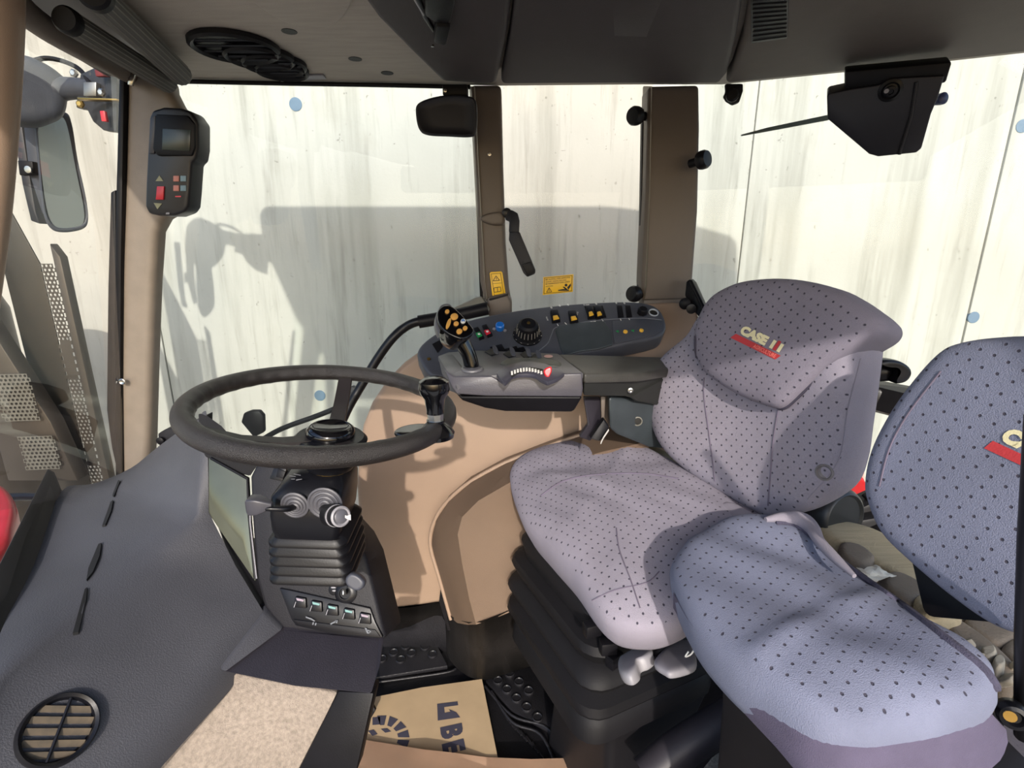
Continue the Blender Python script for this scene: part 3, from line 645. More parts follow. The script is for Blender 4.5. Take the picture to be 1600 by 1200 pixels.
text('side_mark', 'AUTO', K2, (857,501), (855,495), WHITE, con, bold=.02); text('side_mark', 'AUTO', K2, (902,494), (904,488), WHITE, con, bold=.02)
# dial
dl = KP.p(824,524,.002)
dial = lathe('rotary_dial', dl, KP.n, [(.034,0),(.034,.004),(.030,.006),(.027,.012),(.0245,.030),(.0225,.036),(.017,.040),(.004,.041),(0,.0405)], BLACK, con, 28, 25)
lathe('dial_screw', dl+KP.n*.041, KP.n, [(.004,0),(.004,.0012),(0,.0008)], BRASS, dial, 12)
for k in range(20):
    a = 2*math.pi*k/20; d = KP.u*math.cos(a)+KP.v*math.sin(a)
    tube('grip_edge', [dl+d*.0272+KP.n*.013, dl+d*.0252+KP.n*.029], .0009, mat('edge_wear','#8c8880',.4), dial, 5, 0)
DP = Pl(dl+KP.n*.0046, dl+KP.n*.0046+KP.u, dl+KP.n*.0046+KP.v)
for k in range(9):
    a = math.radians(-200+k*27.5); d = KP.u*math.cos(a)*.0318+KP.v*math.sin(a)*.0318; p = dl+KP.n*.0044+d; e = KP.n.cross(d).normalized()
    box('dial_mark', p, (.0035,.0022,.0006), WHITE, dial, 0, Matrix((e, d.normalized(), KP.n)).transposed())
# blue knob and red/green rockers
bk = KP.p(781,514,.001); b_ = lathe('blue_knob', bk, KP.n, [(.0095,0),(.0105,.004),(.0105,.014),(.0085,.016),(0,.016)], BLUE, con, 12, 20)
for dx in (-9, 8): lathe('knob_lug', KP.p(781+dx,516+dx*.15,.001), KP.n, [(.0038,0),(.0038,.003),(0,.0035)], GREYP, con, 10)
for x, y, m_ in ((745,523,GREEN),(758,519,REDM)):
    s_ = pslab('lighted_rocker', KP, [(x-5,y-11),(x+2,y-13),(x+12,y+4),(x+4,y+7)], .008, SATIN, con, .001, h=.005)
    pslab('coloured_end', KP, [(x-2,y-3),(x+5,y-5),(x+9,y+1),(x+2,y+4)], .004, m_, s_, .001, h=.0068)
    prints('white_symbol', KP.up(.0068), [circ(x+3.5, y-.8, 2.2, 1.5, 8)], WHITE, s_)
prints('corner_pad', K2, [[(675,538),(690,530),(692,542),(684,552)]], BLACK, con)
lathe('panel_screw', KP.p(670,561,.001), KP.n, [(.004,0),(.004,.001),(0,.0012)], BRASS, con, 12)
for x, y in ((779,543),(802,546),(813,547)):
    pslab('finger_lever_slot', KP, [(x-14,y-1),(x+5,y-6),(x+12,y+6),(x-4,y+10)], .003, BLACK, con, .001, h=.001)

# ================================================================= ARMREST CONTROL BOX
ay = .93
AT = Pl(*T((712,588,ay),(910,584,ay),(780,552,1.08)))
arm = thing('armrest_console', 'dark grey armrest control box with throttle quadrant and two-tone side', 'armrest console', tuple(PY(810,640,ay)))
top = [(684,556),(700,551),(740,547),(800,549),(872,553),(912,584),(875,584),(866,584),(852,594),(838,583),(800,580),(785,588),(778,583),(768,586),(712,588),(698,580)]
pslab('top_plate', AT, [(684,556),(700,550),(740,547),(800,549),(872,552),(912,583),(812,585),(712,588),(696,578)], .012, ARMP, arm, .003)
slab('front_panel', T((694,578,.955),(711,588,ay),(768,587,ay),(782,596,ay),(797,588,ay),(822,584,ay),(846,592,ay),(856,597,ay),(878,584,ay),(910,583,ay),(911,608,ay),(909,620,ay),(760,619,ay),(714,616,ay),(706,606,.935)), (0,.05,-.004), mat('armrest_side','#48464d',.38,var=.08,bump=.15), arm, .0035, seg=3)
slab('left_cheek', T((684,556,1.06),(696,578,.96),(712,589,.933),(716,618,.933),(704,610,.95),(690,585,1.02)), (.03,.02,0), ARMP, arm, .003)
slab('lower_tray', T((708,610,.945),(722,619,.94),(910,620,.94),(898,641,.95),(893,644,.95),(790,643,.95),(758,638,.95),(722,626,.95)), (0,.10,0), BLACK, arm, .004)
# throttle quadrant
AQ = Pl(*T((775,582,.925),(880,582,.925),(830,560,.985)))
arc = [(776,583),(790,572),(808,566),(828,564),(850,567),(868,575),(882,583),(856,597),(838,587),(822,584),(800,587),(789,598)]
pslab('quadrant_bezel', AQ, [(q.x,q.y) for q in cr([V((a,b,0)) for a,b in arc],2)], .008, mat('quadrant','#3b3a44',.3), arm, .0015, h=.004)
prints('quadrant_slot', AQ.up(.0045), [[(796,583),(812,576),(830,574),(848,577),(850,582),(832,579),(815,581),(800,590)]], INK, arm)
for k in range(11):
    t = k/10; x = 800+46*t; y = 584-9.5*math.sin(math.pi*(.14+.72*t))+2
    pslab('scale_tick', AQ, [(x-1.6,y-2),(x+1.2,y-2.3),(x+1.6,y+1.6+2*(1-t)),(x-1.4,y+2.2+2*(1-t))], .001, WHITE, arm, 0, h=.0052)
puff('throttle_lever', Pl(*T((850,590,.905),(862,590,.905),(858,572,.91))), [(849,580),(853,575),(861,573),(862,580),(859,587),(856,591),(851,587)], PROF(.006,.006), mat('red_lever','#d8232c',.3), arm)
puff('oval_pad', AT, [(782,569),(788,564),(800,561),(850,561),(872,565),(877,570),(870,573),(845,572),(810,570),(795,572)], PROF(.001,.004), mat('pad','#55564f',.5), arm)
for x, y, w_ in ((770,548,13),(797,551,11),(822,552,9),(838,556,9)):
    pslab('lever_slot', AT, [(x-w_,y+1),(x-2,y-4),(x+9,y+4),(x-2,y+7)], .004, BLACK, arm, .001, h=.002)
    puff('finger_lever', Pl(*T((x,y,1.03),(x+5,y,1.03),(x,y-8,1.04))), [(x-1,y-8),(x+4,y-8),(x+8,y-1),(x+8,y+5),(x+2,y+3)], PROF(.002,.001), CONS, arm, 3)
prints('pink_mark', AT.up(.003), [circ(857,557,7,2.4,14)], PINKL, arm)
# joystick
joy = thing('joystick', 'black multifunction joystick with amber buttons rising from the armrest box', 'joystick', tuple(AT.p(738,577)))
lathe('boot_ring', AT.p(738,577,.001), AT.n, [(.022,0),(.021,.003),(.017,.004),(.016,.002)], ARMP, joy, 24)
jp = [PY(738,577,.985), PY(733,556,.985), PY(724,538,.985), PY(716,524,.985)]
tube('stick', jp, [.0155,.0145,.0155,.017], GLOSS, joy, 20, 5)
JF = Pl(*T((688,494,.935),(735,520,.925),(712,480,.965)))
puff('grip_head', JF, [(684,487),(694,478),(706,480),(718,490),(731,504),(740,517),(734,526),(722,530),(708,526),(694,517),(685,504)], [(0,-.055),(.45,-.055),(.62,-.048),(.8,-.03),(.95,-.012),(1,-.004),(1,0),(.97,.002),(.9,.0025),(.5,.0025),(0,.0025)], GLOSS, joy)
J2 = JF.up(.003)
puff('head_shell', JF.up(-.012), [(680,496),(688,479),(700,476),(706,482),(694,492),(688,508),(686,524),(680,510)], PROF(.012,.006), mat('shell_grey','#56565a',.4), joy)
for x, y, rx, ry, m_ in ((699,486,3.4,3,ORANGE),(710,494,6,5,ORANGE),(701,505,3,8.5,ORANGE),(713,505,4,3.4,ORANGE),(718,517,4.6,4,ORANGE),(727,512,3.7,3.3,ORANGE),(724,501,4,3.4,WHITE)):
    pslab('grip_button', JF, circ(x,y,rx,ry,18,rot=.35 if ry > 8 else 0), .003, m_, joy, .0008, h=.0055)
prints('button_symbol', JF.up(.0056), [circ(723.5,501.5,2.6,2.2,12)], BLUE, joy); prints('button_symbol', JF.up(.0058), [circ(723.5,502.5,1.3,1.3,12)], WHITE, joy)
# ================================================================= ARM SUPPORT behind the seat side
sup = thing('armrest_bracket', 'black armrest carrier and side box between the control box and the driver seat', 'bracket', tuple(PY(985,700,1.02)))
slab('carrier_top', T((872,553,1.08),(1068,558,1.18),(1064,574,1.13),(1000,583,1.02),(914,584,.94)), (0,0,-.02), mat('carrier','#403f3c',.45,var=.15,bump=.2), sup, .005, seg=3)
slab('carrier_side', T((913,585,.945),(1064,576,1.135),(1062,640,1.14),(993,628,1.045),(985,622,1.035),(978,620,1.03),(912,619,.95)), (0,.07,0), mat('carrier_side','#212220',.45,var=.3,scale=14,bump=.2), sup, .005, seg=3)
slab('side_box', T((952,620,1.03),(1062,632,1.15),(1062,705,1.16),(1015,700,1.10),(965,680,1.045),(953,670,1.035)), (0,.08,0), mat('box_blue_grey','#33393d',.45,var=.25,scale=14), sup, .008, seg=3)
lathe('box_hole', PY(996,658,1.076), (0,-1,0), [(.011,0),(.011,.002),(.0085,.0025),(.008,0),(0,.0)], mat('worn_edge','#6c6a62',.5), sup, 20); lathe('hole_dark', PY(997,658,1.073), (0,-1,0), [(.0075,0),(0,.0005)], INK, sup, 16)
slab('fin_panel', T((912,622,1.03),(939,622,1.06),(942,662,1.06),(922,690,1.04),(905,684,1.0),(919,664,1.02)), (0,.02,0), mat('fin','#2c2930',.4), sup, .004)
slab('rail', T((939,620,1.05),(946,620,1.05),(944,664,1.05),(940,664,1.05)), (0,.02,0), TAUPE2, sup, .001)
slab('buckle', T((944,655,1.0),(953,668,1.0),(938,690,.985),(922,686,.99)), (0,.02,0), BLACK, sup, .003)
lathe('carrier_bolt', PY(985,610,1.028), (0,-1,0), [(.006,0),(.006,.002),(.003,.003),(0,.002)], STEEL, sup, 8, 20)
tube('white_strap', [PY(951,672,.98), PY(943,684,.97), PY(939,692,.96)], .005, WHITE, sup, 8, 4, flat=(1,0,.3))
# ================================================================= DRIVER SEAT (swivelled)
seat = thing('driver_seat', 'grey-mauve cloth driver seat swivelled beside the control box, cover logo on its head', 'seat', (.22, .96, .02))
W_ = V((math.sin(math.radians(25)), -math.cos(math.radians(25)), 0)); F_ = V((-math.cos(math.radians(25)), -math.sin(math.radians(25)), 0))
CU = Pl(PZ(940,700,.75), PZ(1160,820,.75), PZ(960,975,.68))
def dc(x, y, s, h):
    z = 0
    if h > 0: z += .012*math.cos(x*2.4)*math.cos(y*2.6)*(s<.98) + .0022*math.sin(x*17+y*9+2*math.sin(y*7))*(s < .9) + .0045*math.exp(-((x*.5+y-.15)/.06)**2)*(s < .93)*math.cos(x*2) + .004*math.exp(-((x*.8-y+.25+.1*math.sin(5*x))/.05)**2)*(s < .9)*max(0,y+.6)
    if h > 0 and s < .85: z -= .012*math.exp(-((y-.42+.12*x)/.07)**2)*.6
    return z
cush = puff('cushion', CU, [(797,752),(812,725),(850,705),(900,692),(950,690),(1000,704),(1060,735),(1120,768),(1172,808),(1185,840),(1150,890),(1090,960),(1045,985),(1000,990),(955,982),(925,955),(890,905),(850,860),(815,815)],
     [(0,-.11),(.5,-.11),(.74,-.10),(.86,-.08),(.94,-.05),(.985,-.02),(1,0),(.99,.015),(.96,.026),(.91,.034),(.84,.039),(.75,.042),(.65,.043),(.55,.043),(.45,.043),(.35,.043),(.25,.043),(.15,.043),(.07,.043),(0,.043)], FAB, seat, 5, dc)
cbt = bvh_of(cush)
def seamline(name, pl, px, r, m, par, tree, off=.0005, sm=5):
    pts = []
    for q in cr([V((a,b,0)) for a,b in px], sm, False):
        h = tree.ray_cast(CAM, Rd(q.x,q.y).normalized())
        if h[0] is not None: pts.append(h[0]-Rd(q.x,q.y).normalized()*off)
    return tube(name, pts, r, m, par, 6, 0) if len(pts) > 2 else None
SEAM = mat('seam_dark', '#675f6f', .9)
seamline('seam', CU, [(845,775),(880,752),(930,742),(1000,740),(1060,748)], .0022, SEAM, seat, cbt)
seamline('seam', CU, [(963,825),(968,860),(985,905),(1000,950)], .0012, SEAM, seat, cbt)
seamline('seam', CU, [(925,938),(960,922),(1010,910),(1030,893)], .0010, SEAM, seat, cbt)
puff('front_panel', CU.up(-.012), [(924,945),(932,930),(970,920),(1020,908),(1034,930),(1040,975),(1012,991),(975,990),(945,975)], PROF(.02,.022), PLAINF, seat)
puff('cushion_fold', CU.up(.022), [(1110,805),(1135,790),(1165,800),(1178,812),(1150,830),(1115,832)], PROF(.02,.014), PLAINF, seat)
# exposed tan strip at the back of the cushion
puff('tan_back_edge', Pl(PZ(980,700,.745),PZ(1160,800,.745),PZ(1060,780,.745)), [(985,698),(1020,702),(1080,735),(1140,775),(1185,810),(1160,815),(1100,780),(1030,735)], PROF(.03,.016), TANV, seat)
# backrest
NB = V((-.88,-.43,.20)).normalized(); BA = PY(1042,684,1.10)
def plN(p0, n):
    n = V(n).normalized(); u = (X3 - n*n.x).normalized(); return Pl(p0, p0+u, p0+n.cross(u))
BP = plN(BA, NB)
back_out = [(1046,700),(1028,665),(1021,625),(1026,585),(1050,555),(1080,525),(1100,490),(1140,462),(1200,455),(1280,462),(1340,490),(1362,520),(1358,580),(1347,660),(1338,720),(1318,765),(1270,795),(1220,808),(1195,810),(1150,785),(1095,748)]
def db(x, y, s, h):
    if h <= 0: return 0
    return -.018*math.exp(-(x/.42)**2)*(s < .99) + .008*math.exp(-((abs(x)-.72)/.2)**2)*(s<.98)
back = puff('backrest', BP, back_out, [(0,-.085),(.6,-.085),(.80,-.08),(.90,-.07),(.96,-.05),(.99,-.025),(1,-.005),(.995,.01),(.975,.022),(.94,.031),(.88,.037),(.8,.04),(.7,.041),(.6,.041),(.5,.041),(.4,.041),(.3,.041),(.2,.041),(.1,.041),(0,.041)], FAB, seat, 5, db)
bbt = bvh_of(back)
for px in ([(1100,590),(1100,620),(1108,680),(1117,752)], [(1216,640),(1208,690),(1204,740),(1200,790)]): seamline('seam', BP, px, .0013, SEAM, seat, bbt)
seamline('seam', BP, [(1262,780),(1310,720),(1325,640),(1345,560)], .0010, PLAINF, seat, bbt)
# head section with flap
head_out = [(1092,500),(1112,465),(1150,443),(1200,435),(1250,437),(1310,452),(1355,480),(1376,500),(1370,522),(1335,545),(1292,575),(1255,612),(1228,637),(1205,637),(1160,620),(1120,596),(1095,572),(1085,540)]
head = puff('head_cover', BP.up(.045), head_out, [(0,-.12),(.6,-.12),(.80,-.11),(.92,-.09),(.97,-.06),(1,-.03),(1.0,-.008),(.985,.004),(.955,.012),(.9,.017),(.8,.02),(.7,.021),(.6,.022),(.5,.022),(.4,.022),(.3,.022),(.2,.022),(.1,.022),(0,.022)], FABH, seat, 5, lambda x,y,s,h: -.006*max(0,x)**2 if h > 0 else 0)
hbt = bvh_of(head)
seamline('piping', BP, [(1087,525),(1090,565),(1110,592),(1160,622),(1205,638),(1228,636),(1255,612),(1300,568)], .0032, mat('piping','#3a3645',.8), seat, hbt, -.001)
HPn = BP.up(.067)
def logo(pl, tree, par, L, lbl):
    fx = lambda x, y: L(x, y)
    prints('logo_bar', pl, [[fx(0,-.34),fx(-.45,-1.0),fx(4.9,-1.0),fx(5.35,-.34)]], REDP, par, .0009, tree)
    text('logo_lettering', 'CASE', pl, fx(.35,-.16), fx(3.45,-.16), CREAM, par, .0013, .075, .12, tree, hpx=fx(.35,.92))
    prints('logo_emblem', pl, [[fx(3.85,-.1),fx(4.22,-.1),fx(4.47,.92),fx(4.10,.92)], [fx(4.72,-.1),fx(5.09,-.1),fx(5.34,.92),fx(4.97,.92)]], CREAM, par, .0014, tree)
    prints('logo_emblem_red', pl, [[fx(4.28,-.12),fx(4.64,-.12),fx(4.95,1.08),fx(4.62,1.08)]], REDP, par, .0016, tree)
    text('logo_small_lettering', 'AGRICULTURE', pl, fx(2.2,-.88), fx(4.85,-.88), REDT, par, .0015, .03, .12, tree, hpx=fx(2.2,-.44))
# axes of the far logo: baseline direction and height direction in sight-line pixels
logo(HPn, hbt, seat, lambda x, y: (1152+x*13.1+y*4.6, 517+x*6.4-y*13.5), 'far')
lathe('knob_hole', None or (bbt.ray_cast(CAM, Rd(1288,738).normalized())[0] or BA), (-.7,-.7,.1), [(.0135,-.002),(.0135,.0015),(.011,.003),(.009,0),(0,-.001)], mat('worn_button','#6f6a6b',.8,var=.3), seat, 20)
# suspension: rubber bellows and base, turned with the seat
Cb = V((.222, .985, 0)); rings = []
prof = [(.655,.120,.135),(.62,.150,.158),(.60,.160,.170),(.53,.152,.160),(.515,.172,.180),(.49,.176,.186),(.42,.158,.164),(.40,.178,.186),(.375,.182,.192),(.31,.162,.168),(.29,.180,.188),(.26,.182,.192),(.20,.165,.170),(.18,.170,.178),(.12,.172,.180)]
for z, a, b in prof:
    if z < .6: z = .6-(.6-z)*.56
    rings.append(rrect(Cb+V((.0,.0,z))+V((-.02,0,0))*(.6-z), F_, W_, a, b, .05, 4))
loft('suspension_bellows', rings, mat('bellows_black','#131215',.6,spec=.25,var=.2,scale=8,bump=.12,bscale=200), seat, smooth=45)
loft('base_plate', [rrect(Cb+V((.03,0,z)), F_, W_, a, b, .02, 3) for z, a, b in ((.003,.12,.13),(.16,.11,.12),(.335,.14,.15))], mat('base_black','#131114',.5), seat, smooth=30)
box('seat_pan', Cb+V((.02,-.02,.665)), (.28,.30,.03), BLACK, seat, .008, Matrix.Rotation(math.radians(25), 3, 'Z'))
for a, b in ((.10,.10),(.10,-.10),(-.10,.10),(-.10,-.10)): pass
# height lever and weight handle, light grey
HLp = Pl(*T((970,1045,.70),(1020,1030,.70),(1000,1020,.74)))
hl = puff('grey_handle', HLp, [(968,1036),(975,1029),(1000,1016),(1016,1014),(1022,1024),(1012,1034),(998,1040),(996,1052),(985,1061),(972,1058),(967,1048)], PROF(.012,.010), GREYP, seat, 4); hl['label'] = 'light grey hooked plastic lever'
hl2 = puff('grey_handle', Pl(*T((1030,1030,.70),(1085,1030,.70),(1060,1005,.76))), [(1022,1036),(1040,1015),(1062,1003),(1080,1005),(1087,1025),(1088,1040),(1075,1048),(1050,1054),(1038,1050)], PROF(.008,.006), mat('handle_shade','#8d8a90',.5), seat, 4); hl2['label'] = 'flat grey plastic paddle handle'
tube('lever_rod', T((1022,1028,.71),(1030,1012,.73),(1034,990,.76)), .006, BLACK, seat, 10)
for (x, y) in ((925,982),(950,1010),(960,1030),(1000,1002),(1030,1000)): box('mechanism_bracket', PY(x, y, .76), (.03,.02,.025), BLACK, seat, .003, Matrix.Rotation(random.random(),3,'Z'))
tube('cover_cord', T((1086,1012,.62),(1080,1022,.62),(1071,1026,.62),(1076,1018,.62)), .0012, WHITE, seat, 6)
# backrest recliner drum
dr = thing('recliner_knob', 'black round recliner drum behind the driver seat backrest', 'knob', tuple(PY(1305,815,.80)))
rd = (PY(1318,800,.80)-PY(1300,812,.90)).normalized(); rd = V((.35,-.9,.1)).normalized(); rc = PY(1322,812,.80)
lathe('drum', rc-rd*.06, rd, [(.045,0),(.050,.01),(.052,.05),(.048,.058),(.044,.060),(.040,.056),(0,.056)], mat('drum_black','#26282a',.4), dr, 36)
tube('bright_edge', [rc-rd*.006 + (rd.orthogonal()*math.cos(a)+rd.cross(rd.orthogonal())*math.sin(a)).normalized()*.0478 for a in [k*.12 for k in range(12)]], .0008, WHITE, dr, 6, 0)
box('drum_bracket', rc-rd*.09+V((-.02,0,.02)), (.09,.06,.05), BLACK, dr, .008, Matrix.Rotation(-.4,3,'Z'))

# ================================================================= PASSENGER SEAT (nearest)
ps = thing('passenger_seat', 'nearest grey-blue cloth seat, cushion cover slipped off its worn tan cushion', 'seat', (.40,.46,.02))
C2 = Pl(PZ(1060,900,.79), PZ(1235,815,.80), PZ(1560,1080,.80))
def d2(x, y, s, h):
    z = 0
    if h > 0 and s < .99: z += -.014*math.exp(-((y-.25+.0*x)/.5)**2)*math.exp(-((x-.5)/.5)**2) + .010*math.exp(-((y+.5)/.25)**2) + .003*math.sin(6*x+9*y) + .006*math.exp(-((y+.15-.35*x)/.07)**2)*(s<.95) - .012*math.exp(-((y-.52+.1*x)/.16)**2)*max(0,min(1,(x+.6)))*(s<.95)
    return z
cu2 = puff('cushion_cover', C2, [(1047,905),(1056,875),(1085,845),(1130,822),(1190,812),(1235,818),(1270,845),(1330,895),(1400,945),(1470,1000),(1530,1050),(1558,1088),(1545,1116),(1485,1142),(1412,1158),(1342,1164),(1272,1146),(1195,1090),(1130,1035),(1075,970)],
     [(0,-.075),(.6,-.075),(.8,-.072),(.9,-.06),(.96,-.04),(.99,-.015),(1,0),(.99,.010),(.965,.018),(.92,.024),(.86,.028),(.78,.03),(.68,.031),(.58,.031),(.48,.031),(.38,.031),(.28,.031),(.18,.031),(.08,.031),(0,.031)], FABN, ps, 5, d2)
c2t = bvh_of(cu2)
loft('cover_skirt', [[C2.p(x,y,h) for x,y in [(q.x,q.y) for q in cr([V((a,b,0)) for a,b in pts],4,False)]] for pts,h in ((((1052,925),(1082,978),(1134,1032),(1198,1086),(1274,1140),(1342,1158),(1412,1152),(1485,1136),(1543,1108)),.002),(((1052,950),(1090,1015),(1140,1075),(1205,1140),(1265,1195),(1330,1225),(1440,1215),(1545,1175),(1572,1140)),-.035),(((1062,965),(1100,1035),(1150,1100),(1210,1165),(1265,1225),(1335,1260),(1440,1250),(1550,1200),(1575,1160)),-.06))], mat('skirt_fabric','#575065',.9,bump=.5,bscale=900), ps, cap=False, closed=False, smooth=70)
# stitched hem and crumpled edge of the cover
hem = [C2.p(x,y,.030) for i,(x,y) in enumerate(((1205,816),(1238,824),(1272,850),(1330,899),(1400,948),(1470,1003),(1530,1052),(1566,1094)))]
seamline('stitched_hem', C2, [(1212,818),(1243,822),(1276,847),(1334,892),(1405,942),(1476,996),(1537,1046),(1562,1086)], .0048, HEM, ps, c2t, -.001, 8)
cf = [C2.p(x,y,.032) for x,y in ((1196,812),(1222,809),(1250,812),(1268,824),(1280,845),(1305,872),(1335,900))]
tube('crumpled_edge', cf, [.004,.009,.013,.011,.008,.007,.003], PLAINF, ps, 12, 5)
# worn cushion seen behind the cover
OC = Pl(PZ(1290,830,.765), PZ(1460,930,.765), PZ(1340,900,.765))
puff('tan_cushion', OC, [(1262,822),(1310,822),(1360,835),(1405,860),(1440,888),(1466,922),(1455,930),(1430,935),(1380,905),(1330,875),(1285,850)], PROF(.05,.02), TANV, ps)
for q in ([(1310,860),(1340,862),(1368,885),(1345,896),(1315,882)], [(1372,912),(1400,905),(1440,925),(1450,940),(1420,955),(1385,938)], [(1425,945),(1460,935),(1500,972),(1490,985),(1452,985),(1428,962)]):
    puff('worn_pad', OC.up(.004), q, PROF(.03,.018), TAND if q[0][0] != 1425 else TANV, ps, 4)
OC2 = Pl(PZ(1450,920,.76), PZ(1590,1010,.76), PZ(1480,960,.76))
for q in ([(1448,935),(1490,928),(1530,962),(1500,978),(1465,955)], [(1502,980),(1535,965),(1592,1000),(1560,1020),(1520,1000)], [(1560,1025),(1600,1005),(1680,1080),(1610,1070)], [(1460,960),(1500,980),(1556,1022),(1590,1060),(1570,1078),(1520,1040),(1480,1000)]):
    puff('worn_pad', OC2, q, PROF(.04,.014), TAND, ps, 4)
for i, (x, y, r) in enumerate(((1508,1012,.016),(1525,1030,.014),(1545,1028,.018),(1560,1045,.015),(1575,1065,.018),(1585,1042,.013))):
    d = V((random.uniform(-1,1),random.uniform(-1,1),.2)).normalized()
    pl_ = plN(OC2.p(x,y,.014), (d*.5+V((0,-.3,1)))); pts = [(x+r*900*.9*math.cos(t)*random.uniform(.6,1.1), y+r*700*math.sin(t)*random.uniform(.6,1.1)) for t in [k*math.pi/4 for k in range(8)]]
    puff('crumpled_cover', pl_, pts, PROF(.01,.012), mat('crumple','#b3aa98',.9,var=.2,scale=40,bump=.5), ps, 4)
# backrest
n2 = V((-.90,-.36,.24)).normalized(); B2A = PY(1382,800,.60)
B2 = plN(B2A, n2)
b2o = [(1364,790),(1358,755),(1368,705),(1395,650),(1430,600),(1470,555),(1500,538),(1560,528),(1640,528),(1700,560),(1740,640),(1760,760),(1740,880),(1690,960),(1640,995),(1600,992),(1550,972),(1490,930),(1430,880),(1385,835)]
bk2 = puff('backrest', B2, b2o, [(0,-.07),(.6,-.07),(.82,-.066),(.91,-.055),(.965,-.035),(.99,-.018),(1,0),(.992,.008),(.972,.014),(.94,.018),(.88,.021),(.8,.022),(.7,.022),(.6,.022),(.5,.022),(.4,.022),(.3,.022),(.2,.022),(.1,.022),(0,.022)], FABN, ps, 5)
b2t = bvh_of(bk2)
seamline('seam', B2, [(1374,760),(1390,700),(1420,645),(1470,580)], .0012, SEAM, ps, b2t)
logo(B2.up(.022), b2t, ps, lambda x, y: (1553+x*27+y*3, 680+x*12.5-y*26), 'near')
sb2 = [rrect(V((.42,.50,z)), X3, Y3, a, b, .03, 3) for z, a, b in ((.73,.12,.14),(.6,.11,.13),(.3,.10,.12),(.12,.13,.15),(.003,.14,.16))]
loft('seat_box', sb2, mat('seatbox','#1b191d',.6), ps, smooth=40)
loft('back_frame', [rrect(B2.p(1500,900,h), B2.u, B2.v, .05,.05,.01,3) for h in (-.085,-.06)], BLACK, ps)
tis = thing('tissue', 'crumpled white tissue lying on the tan cushion of the nearest seat', 'tissue', tuple(OC.p(1365,900,.02)))
bm = bmesh.new(); tp = [[(1338,886),(1350,889),(1364,884),(1372,883)],[(1347,894),(1358,896),(1371,889),(1381,892)],[(1358,903),(1368,900),(1379,897),(1390,896)],[(1370,909),(1379,906),(1390,902),(1401,900)]]
Gt = [[bm.verts.new(OC.p(x,y,.026+random.uniform(-.003,.006))) for x,y in r] for r in tp]
for A, B in zip(Gt, Gt[1:]):
    for i in range(3): bm.faces.new((A[i],A[i+1],B[i+1],B[i]))
bmesh.ops.subdivide_edges(bm, edges=bm.edges, cuts=2, use_grid_fill=True)
for v in bm.verts: v.co.z += random.uniform(-.0012,.0012)
bmesh.ops.solidify(bm, geom=bm.faces[:], thickness=.0006); fin('sheet', bm, TISSUE, tis, smooth=25)
# ================================================================= PAPER MATS
pm = thing('paper_floor_mat', 'brown paper floor mat printed with lettering and a boot sole', 'floor mat', tuple(PZ(670,1130,.015)))
pts = [(586,1089),(660,1074),(753,1061),(779,1190),(700,1200),(640,1200),(530,1200),(554,1122),(582,1118)]
slab('sheet', [PZ(x,y,.0245) for x,y in pts], (0,0,-.0015), KRAFT, pm, 0)
PP = plZ(.0252)
prints('logo_print', PP, [[(683,1100),(715,1096),(716,1102),(694,1105),(695,1114),(704,1112),(701,1108),(713,1113),(719,1121),(684,1126)]], PRINT, pm, .0002)
text('lettering', 'B', PP, (687.5,1137), (690,1157), PRINT, pm, .0003, .06, hpx=(722,1132)); text('lettering', 'E', PP, (690,1163), (693,1181), PRINT, pm, .0003, .06, hpx=(725,1157))
cx0, cy0 = 598, 1153
for k in range(7):
    a0 = -100+k*27; q = [(cx0+math.cos(math.radians(a))*r*1.0, cy0+math.sin(math.radians(a))*r*.84) for r, a in ((24,a0),(42,a0-2),(42,a0+18),(24,a0+16))]
    prints('sole_block', PP, [q], PRINT, pm, .0002)
for q in ([(582,1121),(594,1120),(594,1132),(582,1133)], [(565,1125),(576,1124),(574,1138),(565,1138)], [(551,1131),(558,1129),(556,1143),(550,1146)], [(575,1142),(584,1140),(590,1147),(582,1150)], [(595,1139),(605,1138),(611,1143),(602,1145)], [(558,1149),(566,1146),(571,1152),(563,1156)]): prints('sole_block', PP, [q], PRINT, pm, .0002)
pm2 = thing('paper_floor_mat', 'plain curled brown paper sheet overlapping the printed floor mat', 'floor mat', tuple(PZ(750,1195,.03)))
bm = bmesh.new(); rows = []
for j, dy in enumerate((0, 14, 40, 90)):
    rows.append([bm.verts.new(PZ(x, y+dy, .034 + (.010*math.sin((x-540)/60.) if j else .004*math.sin((x-500)/50)) + (.016 if j == 0 and 640 < x < 760 else 0))) for x, y in ((532,1152),(570,1156),(620,1164),(662,1171),(700,1175),(760,1183),(830,1186),(900,1184),(946,1178))])
for A, B in zip(rows, rows[1:]):
    for i in range(8): bm.faces.new((A[i],A[i+1],B[i+1],B[i]))
bmesh.ops.solidify(bm, geom=bm.faces[:], thickness=.0012); fin('sheet', bm, KRAFT2, pm2, smooth=50)
# pedal
pd = thing('brake_pedal', 'ribbed black pedal beside the printed paper mat', 'pedal', tuple(PZ(567,1100,.02)))
pdp = Pl(PZ(560,1100,.07), PZ(585,1100,.07), PZ(565,1080,.10)); pslab('pedal_pad', pdp, [(548,1096),(571,1083),(587,1110),(580,1122),(552,1122)], .012, BLACK, pd, .002)
for i in range(5): tube('pad_rib', [pdp.p(553+i*1.5,1099+i*4.5,.001), pdp.p(574+i*2.4,1089+i*6,.001)], .002, RUBBER, pd, 6, 0)
tube('pedal_arm', [pdp.p(560,1112,-.012), PZ(540,1112,.20)], .012, BLACK, pd, 10)

